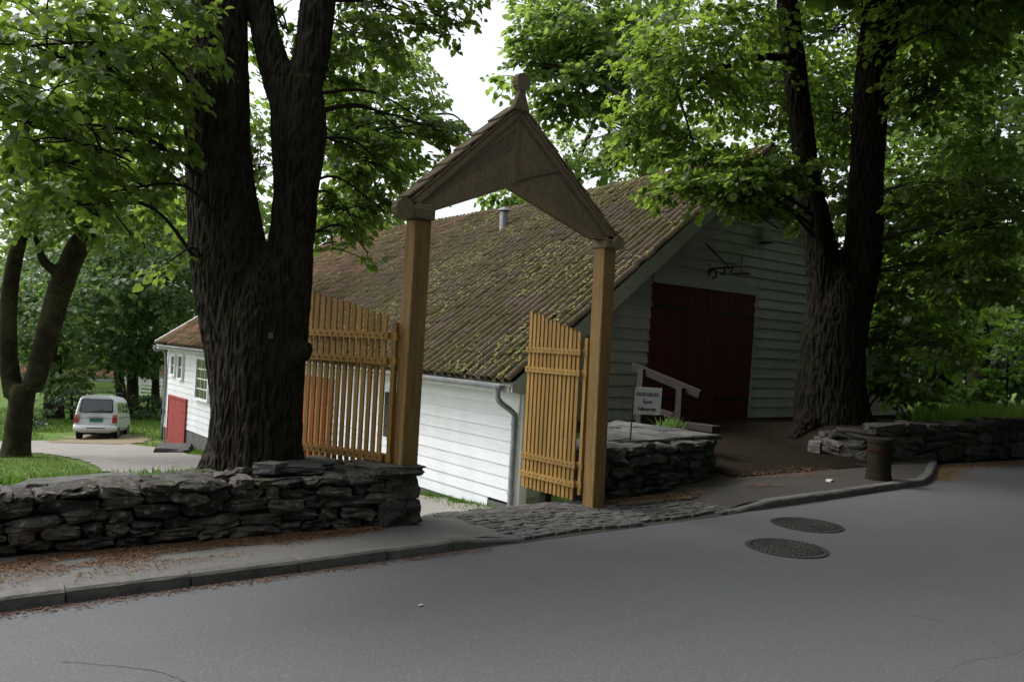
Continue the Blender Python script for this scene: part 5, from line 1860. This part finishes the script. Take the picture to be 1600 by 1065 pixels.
# --- trees behind the barn
tree('maple_tree', 'light green maple rising behind the barn ridge right of the gate finial', tuple(atd(1010, 560, 40)), [
    ([A(1010, 560, 40), A(1012, 300, 40), A(1005, 150, 40), A(990, -60, 40)], [.5, .42, .34, .2]),
    ([A(1012, 240, 38), A(1045, 85, 33), A(1000, 95, 31), A(960, 110, 30), (A(905, 128, 29))], [.25, .22, .2, .16, .06]),
    ([A(905, 330, 46), A(905, 250, 46), A(925, 200, 46), A(935, 150, 46)], [.2, .16, .12, .06]),
    ([A(945, 330, 47), A(945, 260, 47), A(955, 200, 47), A(970, 150, 47)], [.24, .2, .14, .07]),
    ([A(905, 255, 46), A(890, 215, 46), A(885, 170, 46)], [.12, .09, .05])],
    [(A(860, 60, 30), (1.7, 1.7, 1.0), 1100), (A(925, 40, 30), (2.0, 2, 1.3), 1500), (A(840, 100, 30), (1.2, 1.2, .8), 560), (A(905, 135, 29), (1.5, 1.5, .8), 950), (A(965, 90, 29), (1.6, 1.6, 1.2), 1300), (A(1000, 160, 30), (1.7, 1.6, 1.0), 1200), (A(870, 180, 31), (1.0, 1.0, .5), 360), (A(800, 130, 32), (.6, .6, .45), 170), (A(1010, 30, 30), (2, 2, 1.4), 1500), (A(990, 240, 28), (1.1, 1, .7), 480), (A(930, 215, 45), (2.2, 2, 1.7), 800), (A(880, 250, 44), (1.5, 1.4, 1.3), 480), (A(960, 265, 44), (1.8, 1.5, 1), 800), (A(850, 15, 31), (1.4, 1.4, .8), 520), (A(1060, 220, 26), (1.3, 1.2, .8), 700), (A(835, 290, 48), (1.6, 1.5, .8), 240)],
    'leaf_maple', .24, 'hex', 'bark_bg', None, limb_r=.10)
tree('maple_tree', 'airy light green tree behind the barn, between the twin trunk and the gate', tuple(atd(560, 600, 46)), [
    ([A(560, 560, 46), A(565, 380, 46), A(572, 200, 46), A(580, 40, 46)], [.5, .4, .3, .15]),
    ([A(568, 300, 46), A(620, 220, 45), A(680, 160, 45)], [.2, .14, .05])],
    [(A(560, 110, 42), (2.6, 2.6, 1.8), 1400), (A(610, 190, 42), (2.2, 2.2, 1.4), 1100), (A(650, 150, 44), (1.8, 1.8, 1.2), 600), (A(640, 110, 44), (1.6, 1.6, 1.0), 420), (A(560, 250, 43), (2.4, 2.2, 1.6), 1100), (A(630, 260, 44), (1.8, 1.8, 1.3), 700), (A(590, 330, 44), (2.6, 2.2, 1.2), 900), (A(690, 200, 44), (1.1, 1, .6), 200), (A(670, 300, 46), (1.0, 1, .7), 200), (A(740, 215, 48), (1.2, 1, .8), 200), (A(520, 180, 42), (2.2, 2, 1.8), 900), (A(660, 80, 46), (1.0, 1, .6), 160), (A(520, 330, 44), (2, 2, 1.4), 700)],
    'leaf_maple', .3, 'hex', 'bark_bg', None, limb_r=.10)
tree('small_tree', 'low green tree top seen through the gate arch above the ridge', tuple(atd(770, 600, 50)), [
    ([A(815, 560, 50), A(815, 400, 50), A(812, 300, 50)], [.3, .25, .1])],
    [(A(785, 318, 50), (1.3, 1.3, .6), 260), (A(820, 305, 50), (1.4, 1.4, .7), 320), (A(845, 300, 52), (1.4, 1.3, .6), 220)], 'leaf_maple', .34, 'hex')

# --- dense trees at the right, behind the barn's far corner and along the road
tree('roadside_tree', 'bright green leafy tree behind the wall at the right edge', tuple(atd(1530, 640, 26)), [
    ([A(1530, 645, 26), A(1528, 450, 26), A(1520, 250, 26), A(1530, 60, 26)], [.35, .3, .25, .15])],
    [(A(1480, 110, 26), (2.6, 2.4, 1.8), 2000), (A(1560, 60, 25), (2.4, 2.2, 1.8), 1800), (A(1560, 210, 25), (2.2, 2.2, 1.6), 1600), (A(1460, 230, 26), (2.2, 2.2, 1.5), 1500), (A(1600, 350, 24), (1.8, 1.8, 1.6), 1000), (A(1520, 380, 27), (2.2, 2.2, 1.5), 1200), (A(1590, 470, 24), (1.4, 1.4, 1.2), 700)], 'leaf_maple', .22, 'hex', limb_r=.1)
tree('dark_tree', 'very dark dense tree filling the shade beyond the right wall', tuple(atd(1470, 640, 34)), [
    ([A(1470, 645, 34), A(1470, 500, 34), A(1475, 350, 34), A(1480, 150, 34)], [.5, .45, .4, .25])],
    [(A(1450, 480, 33), (2.8, 2.6, 2.2), 1800), (A(1530, 500, 32), (2.4, 2.4, 2.2), 1700), (A(1590, 550, 30), (2.2, 2.2, 1.6), 1200), (A(1500, 590, 33), (2.6, 2.2, 1.2), 1000), (A(1400, 350, 35), (3, 3, 2.6), 1700), (A(1520, 330, 36), (3.6, 3.4, 2.8), 2000), (A(1620, 420, 34), (3, 3, 3), 1500), (A(1330, 180, 36), (3, 3, 2.6), 1500), (A(1600, 200, 38), (4, 4, 3.4), 1700), (A(1420, 120, 38), (4, 4, 3), 1700), (A(1230, 120, 36), (2.6, 2.6, 2.2), 1100), (A(1400, 580, 36), (2.5, 2, 1.4), 700)], 'leaf_dark', .32, 'hex', limb_r=.1)
tree('shrub', 'fresh green bush on the bank behind the right stone wall', tuple(atd(1570, 640, 19)), [
    ([A(1570, 645, 19), A(1572, 610, 19), A(1575, 560, 19)], [.05, .04, .02])],
    [(A(1575, 570, 19), (.9, .8, .6), 700), (A(1520, 610, 18.6), (.6, .5, .25), 260), (A(1600, 520, 20), (.7, .7, .6), 420)], 'weed', .11, 'hex', 'bark_bg', None, 'shrub', limb_r=.02)

# --- the tree row on the viewer's side of the street (only its shade reaches the picture)
for x, y, w in ((-17, -6, 'at the far left'), (-9, -5.4, 'second from the left'), (-1.5, -6.4, 'just left of the viewer'), (6, -6.0, 'just right of the viewer'), (14, -5.0, 'second from the right'), (22.5, -4.0, 'at the right')):
    tree('avenue_tree', 'tall dense avenue tree behind the viewer, ' + w, (x, y, .05), [
        ([(x, y, 0), (x + .1, y, 2), (x, y + .1, 5), (x, y, 12)], [.4, .33, .28, .12])],
        [((x, y - .6, 13.6), (4.4, 2.8, 2.6), 1700), ((x, y, 10.2), (4.8, 2.8, 2.6), 2000), ((x, y + .2, 6.8), (4.8, 2.6, 2.4), 1900), ((x + 2.2, y - .3, 3.8), (3.0, 2.2, 2.4), 1200), ((x - 2.2, y - .5, 3.6), (3.0, 2.2, 2.4), 1200), ((x, y - 2.2, 1.8), (4.4, 1.2, 1.8), 1200), ((x, y - 2.4, 16.5), (3.6, 2.6, 2), 1000)], 'leaf_dark', .5, 'dia', 'bark_bg', 'avenue trees behind the viewer', twigs=False, seg=8)
for x, y, w in ((42, 4, 'closing the road bend'), (33, -2, 'at the inside of the bend'), (36, -8, 'right of the road end')):  # out of view, added to block open sky down the street
    tree('bend_tree', 'out-of-view leafy tree added far along the street, ' + w, (x, y, .05), [
        ([(x, y, 0), (x + .1, y, 2), (x, y + .1, 5), (x, y, 10)], [.4, .33, .28, .12])],
        [((x, y, 10), (4.2, 4.2, 3.2), 1600), ((x, y, 6), (4.4, 4.4, 3), 1700), ((x, y, 2.6), (4, 4, 2.2), 1300)], 'leaf_dark', .5, 'dia', 'bark_bg', 'trees at the street bend', twigs=False, seg=8)

# ------------------------------------------------------------------ grass, weeds, litter
def blades(name, pts, hmin, hmax, wid, mat, label=None, cat=None, parent=None, lean=.5, tuft=1):
    n = len(pts)
    h = rl_.uniform(hmin, hmax, n)
    a = rl_.uniform(0, 6.283, n)
    dx = np.stack([np.cos(a), np.sin(a), np.zeros(n)], 1) * (wid * rl_.uniform(.6, 1.3, n))[:, None]
    tipv = np.stack([rl_.normal(size=n) * lean * h, rl_.normal(size=n) * lean * h, h], 1)
    V = np.stack([pts - dx, pts + dx, pts + tipv], 1).reshape(-1, 3)
    me = np_mesh(name, V, np.arange(3 * n).reshape(-1, 3))
    me.attributes.new('tint', 'FLOAT', 'FACE').data.foreach_set('value', rl_.random(n).astype(np.float32))
    o = setp(obj(name, me, MAT[mat], parent), label, cat, None, 'stuff')
    return o


def on_ground(x, y, off=0.0):
    return np.stack([x, y, gz(x, y) + off], 1)


# lawn left of the drive
x = rl_.uniform(-9, 4.3, 60000)
y = 7.5 + 30 * rl_.random(60000) ** 1.3
k = (x < np.interp(y, [6, 8, 12, 20, 26, 31, 35], [3.7, 3.95, 4.2, 4.45, 4.75, 3.9, .9])) & (x > y * .10 - 3)
blades('lawn_grass', on_ground(x[k] + .22, y[k]), .04, .10, .012, 'grass', 'short bright lawn grass left of the gravel drive', 'grass')
# tufts along the barn side and round the van
x = rl_.uniform(8.1, 8.98, 9000)
y = rl_.uniform(11.4, 33, 9000)
x = 8.98 - (8.98 - x) * rl_.random(9000)
blades('verge_grass', on_ground(x, y), .03, .11, .010, 'grass', 'grass strip along the foot of the barn side wall', 'grass')
x = rl_.uniform(2, 22, 24000)
y = rl_.uniform(33.5, 62, 24000)
k = ~((x > 6) & (x < 9.6) & (y > 34) & (y < 44)) & ((y > np.interp(x, [-5, 2, 6.5], [41.5, 41, 39.5])) | (x > 8))
blades('park_grass', on_ground(x[k], y[k]), .08, .22, .03, 'grass', 'longer park grass round the parked van', 'grass')
# weeds on the bank behind the right wall
x = rl_.uniform(13.5, 24, 9000)
y = 7.3 - .07 * (x - 13) + rl_.random(9000) ** 1.5 * 3.2
k = x > 2.05 * y
x, y = x[k], y[k]
blades('bank_weeds', on_ground(x, y, -.02), .12, .5, .014, 'weed', 'bright weeds and grass growing behind the right stone wall', 'weeds')
# tuft at the railing foot, and the green moss-plants at the linden foot
for (cx, cy, cz, n, r, h, lb_, ct) in ((9.55, 8.35, .56, 70, .1, .17, 'small green fern tuft at the foot of the timber railing', 'plant'),
                                      (1.92, 6.9, .42, 200, .14, .07, 'pale green sprouts at the foot of the twin-trunked linden', 'plant')):
    p = np.stack([cx + rl_.normal(size=n) * r, cy + rl_.normal(size=n) * r, np.full(n, cz)], 1)
    blades('plant', p, h * .4, h, .014, 'weed', lb_, ct)
p = np.stack([rl_.uniform(7.3, 8.9, 900), 11.22 - rl_.random(900) * .3, np.zeros(900)], 1)


def flakes(name, pts, size, mat, label):
    n = len(pts)
    a = rl_.uniform(0, 6.283, (n, 1)) + np.array([0, 2.2, 4.1])
    s = size * rl_.uniform(.5, 1.4, (n, 3))
    V = pts[:, None, :] + np.stack([np.cos(a) * s, np.sin(a) * s, rl_.uniform(.001, .012, (n, 3))], 2)
    me = np_mesh(name, V.reshape(-1, 3), np.arange(3 * n).reshape(-1, 3))
    setp(obj(name, me, MAT[mat]), label, 'leaf litter', None, 'stuff')


n = 30000
x = rl_.uniform(-1.5, 3.4, n)
w = np.abs(rl_.normal(size=n)) * np.interp(x, [-1.5, 1.4, 2.4, 3.4], [.34, .30, .14, .05])
y = np.interp(x, [-2.2, .7, 2, 3], [6.5, 6.3, 6.2, 6.12]) - w
k = (y > 5.55) & (np.array([mnoise.noise(Vector((a * 2.3, b * 4, 0))) for a, b in zip(x, y)]) > -.25)
flakes('fallen_leaves', np.stack([x[k], y[k], np.full(k.sum(), .074)], 1), .0075, 'litter', 'rust-brown drift of fallen leaves along the left stone wall')
flakes('scattered_leaves', np.stack([x[k], y[k], np.full(k.sum(), .075)], 1)[1::9] - [0, .03, 0], .009, 'litter2', 'paler leaf bits sprinkled over the rust-brown drift by the left wall')
n = 1500
x = rl_.uniform(-1, 4, n)
y = 5.34 - np.abs(rl_.normal(size=n)) * .05
flakes('gutter_leaves', np.stack([x, y, np.full(n, .002)], 1), .010, 'litter', 'thin line of brown leaves in the gutter below the left kerb')
n = 9000
x = rl_.uniform(7.2, 12.6, n)
y = 6.0 + np.abs(rl_.normal(size=n)) * .55
k = (np.array([mnoise.noise(Vector((a * .9, b * 1.6, 7))) for a, b in zip(x, y)]) > .12) & (y < 7.3) & (rl_.random(n) < .5)
flakes('pavement_leaves', np.stack([x[k], y[k], np.full(k.sum(), .092)], 1), .014, 'litter', 'patchy brown leaves on the shaded right pavement')
n = 3000
x = 12.5 + rl_.random(n) * 4.5
y = np.interp(x, [12.4, 14.3, 16.9], [5.75, 6.5, 6.25]) - np.abs(rl_.normal(size=n)) * .22
k = y < np.interp(x, [12.4, 14.3, 16.9], [5.68, 6.5, 6.3])
flakes('corner_leaves', np.stack([x[k], y[k], np.full(k.sum(), .003)], 1), .022, 'litter2', 'tan leaves swept into the corner where the right kerb meets the wall')
n = 900
x = rl_.uniform(6.2, 7.6, n)
y = rl_.uniform(6.0, 6.3, n)
flakes('gate_leaves', np.stack([x, y, np.full(n, .05)], 1), .014, 'litter2', 'yellowish leaves below the low terrace wall at the gate')

# ------------------------------------------------------------------ far houses beyond the park
hs_ = thing('far_house', tuple(atd(150, 612, 88)), 'white house wall glimpsed through the trees beyond the park', 'house')
c = np.array(atd(150, 600, 88))
ang = -YAW
for (dx, w, z0, z1) in ((-3, 13, -1.4, 1.2),):
    MB().box((c[0] + _R[0] * dx, c[1] + _R[1] * dx, c[2] - .2), (w, 5, 2.6), ang).build('wall', MAT['white'], hs_)
MB().prism([tuple(c + _R * a + _f0 * b + _U * z) for a, b, z in ((-10, -3, 1.0), (-10, 3, 1.0), (-10, 0, 3.4))], tuple(_R * 14)).build('roof', MAT['tile'], hs_)
for a in (-7, -4.2, -1.4, 1.2):
    w = MB().box(tuple(c + _R * a - _f0 * 2.54 - _U * .1), (.9, .06, 1.1), ang).build('window', MAT['trim'], hs_)
    MB().box(tuple(c + _R * a - _f0 * 2.58 - _U * .1), (.7, .06, .9), ang).build('pane', MAT['glass'], w)
fz_ = thing('far_fence', tuple(atd(100, 628, 78)), 'low dark wall with pale coping crossing the park behind the trunks', 'wall')
c = np.array(atd(120, 622, 80))
MB().box(tuple(c), (24, .4, .9), ang).build('wall', MAT['stone_mid'], fz_)
MB().box(tuple(c + _U * .5), (24.2, .5, .12), ang).build('coping', MAT['slab'], fz_)
pf = thing('white_railing', tuple(atd(233, 618, 70)), 'white slatted railing right of the dark trunks by the barn corner', 'railing')
c = np.array(atd(236, 606, 70))
for k_ in range(5):
    MB().box(tuple(c + _U * (-.6 + k_ * .32)), (2.2, .06, .12), ang - .3).build('slat', MAT['white'], pf)
for a in (-.95, .95):
    MB().box(tuple(c + _R * a * math.cos(.3)), (.1, .1, 1.7), ang - .3).build('post', MAT['white'], pf)
h2 = thing('far_house', tuple(atd(228, 640, 84)), 'pale gable beyond the trunks right of the van', 'house')
c = np.array(atd(226, 615, 84))
MB().box(tuple(c), (3.4, 4, 4.4), ang).build('wall', MAT['white'], h2)
MB().prism([tuple(c + _R * a + _f0 * -2.1 + _U * z) for a, z in ((-2, 2.1), (2, 2.1), (0, 3.8))], tuple(_f0 * 4.2)).build('roof', MAT['tile'], h2)
# undergrowth between the trunks and the barn corner
tree('shrub', 'dark low bushes between the van and the barn corner', tuple(atd(230, 668, 50)), [([A(230, 672, 50), A(230, 650, 50), A(232, 620, 50)], [.1, .08, .04])],
     [(A(225, 640, 50), (1.6, 1.2, 1.0), 700), (A(250, 635, 50), (1.2, 1, 1.0), 500), (A(205, 655, 51), (1.2, 1, .7), 350)], 'leaf_dark', .22, 'dia', 'bark_bg', None, 'shrub', limb_r=.03)
tree('shrub', 'dark rounded shrub in the shade left of the van', tuple(atd(112, 650, 44)), [([A(112, 655, 44), A(112, 630, 44), A(112, 610, 44)], [.1, .08, .04])],
     [(A(110, 622, 44), (.7, .7, .9), 500), (A(50, 650, 40), (1.0, .8, .5), 300)], 'leaf_dark', .18, 'dia', 'bark_bg', None, 'shrub', limb_r=.03)
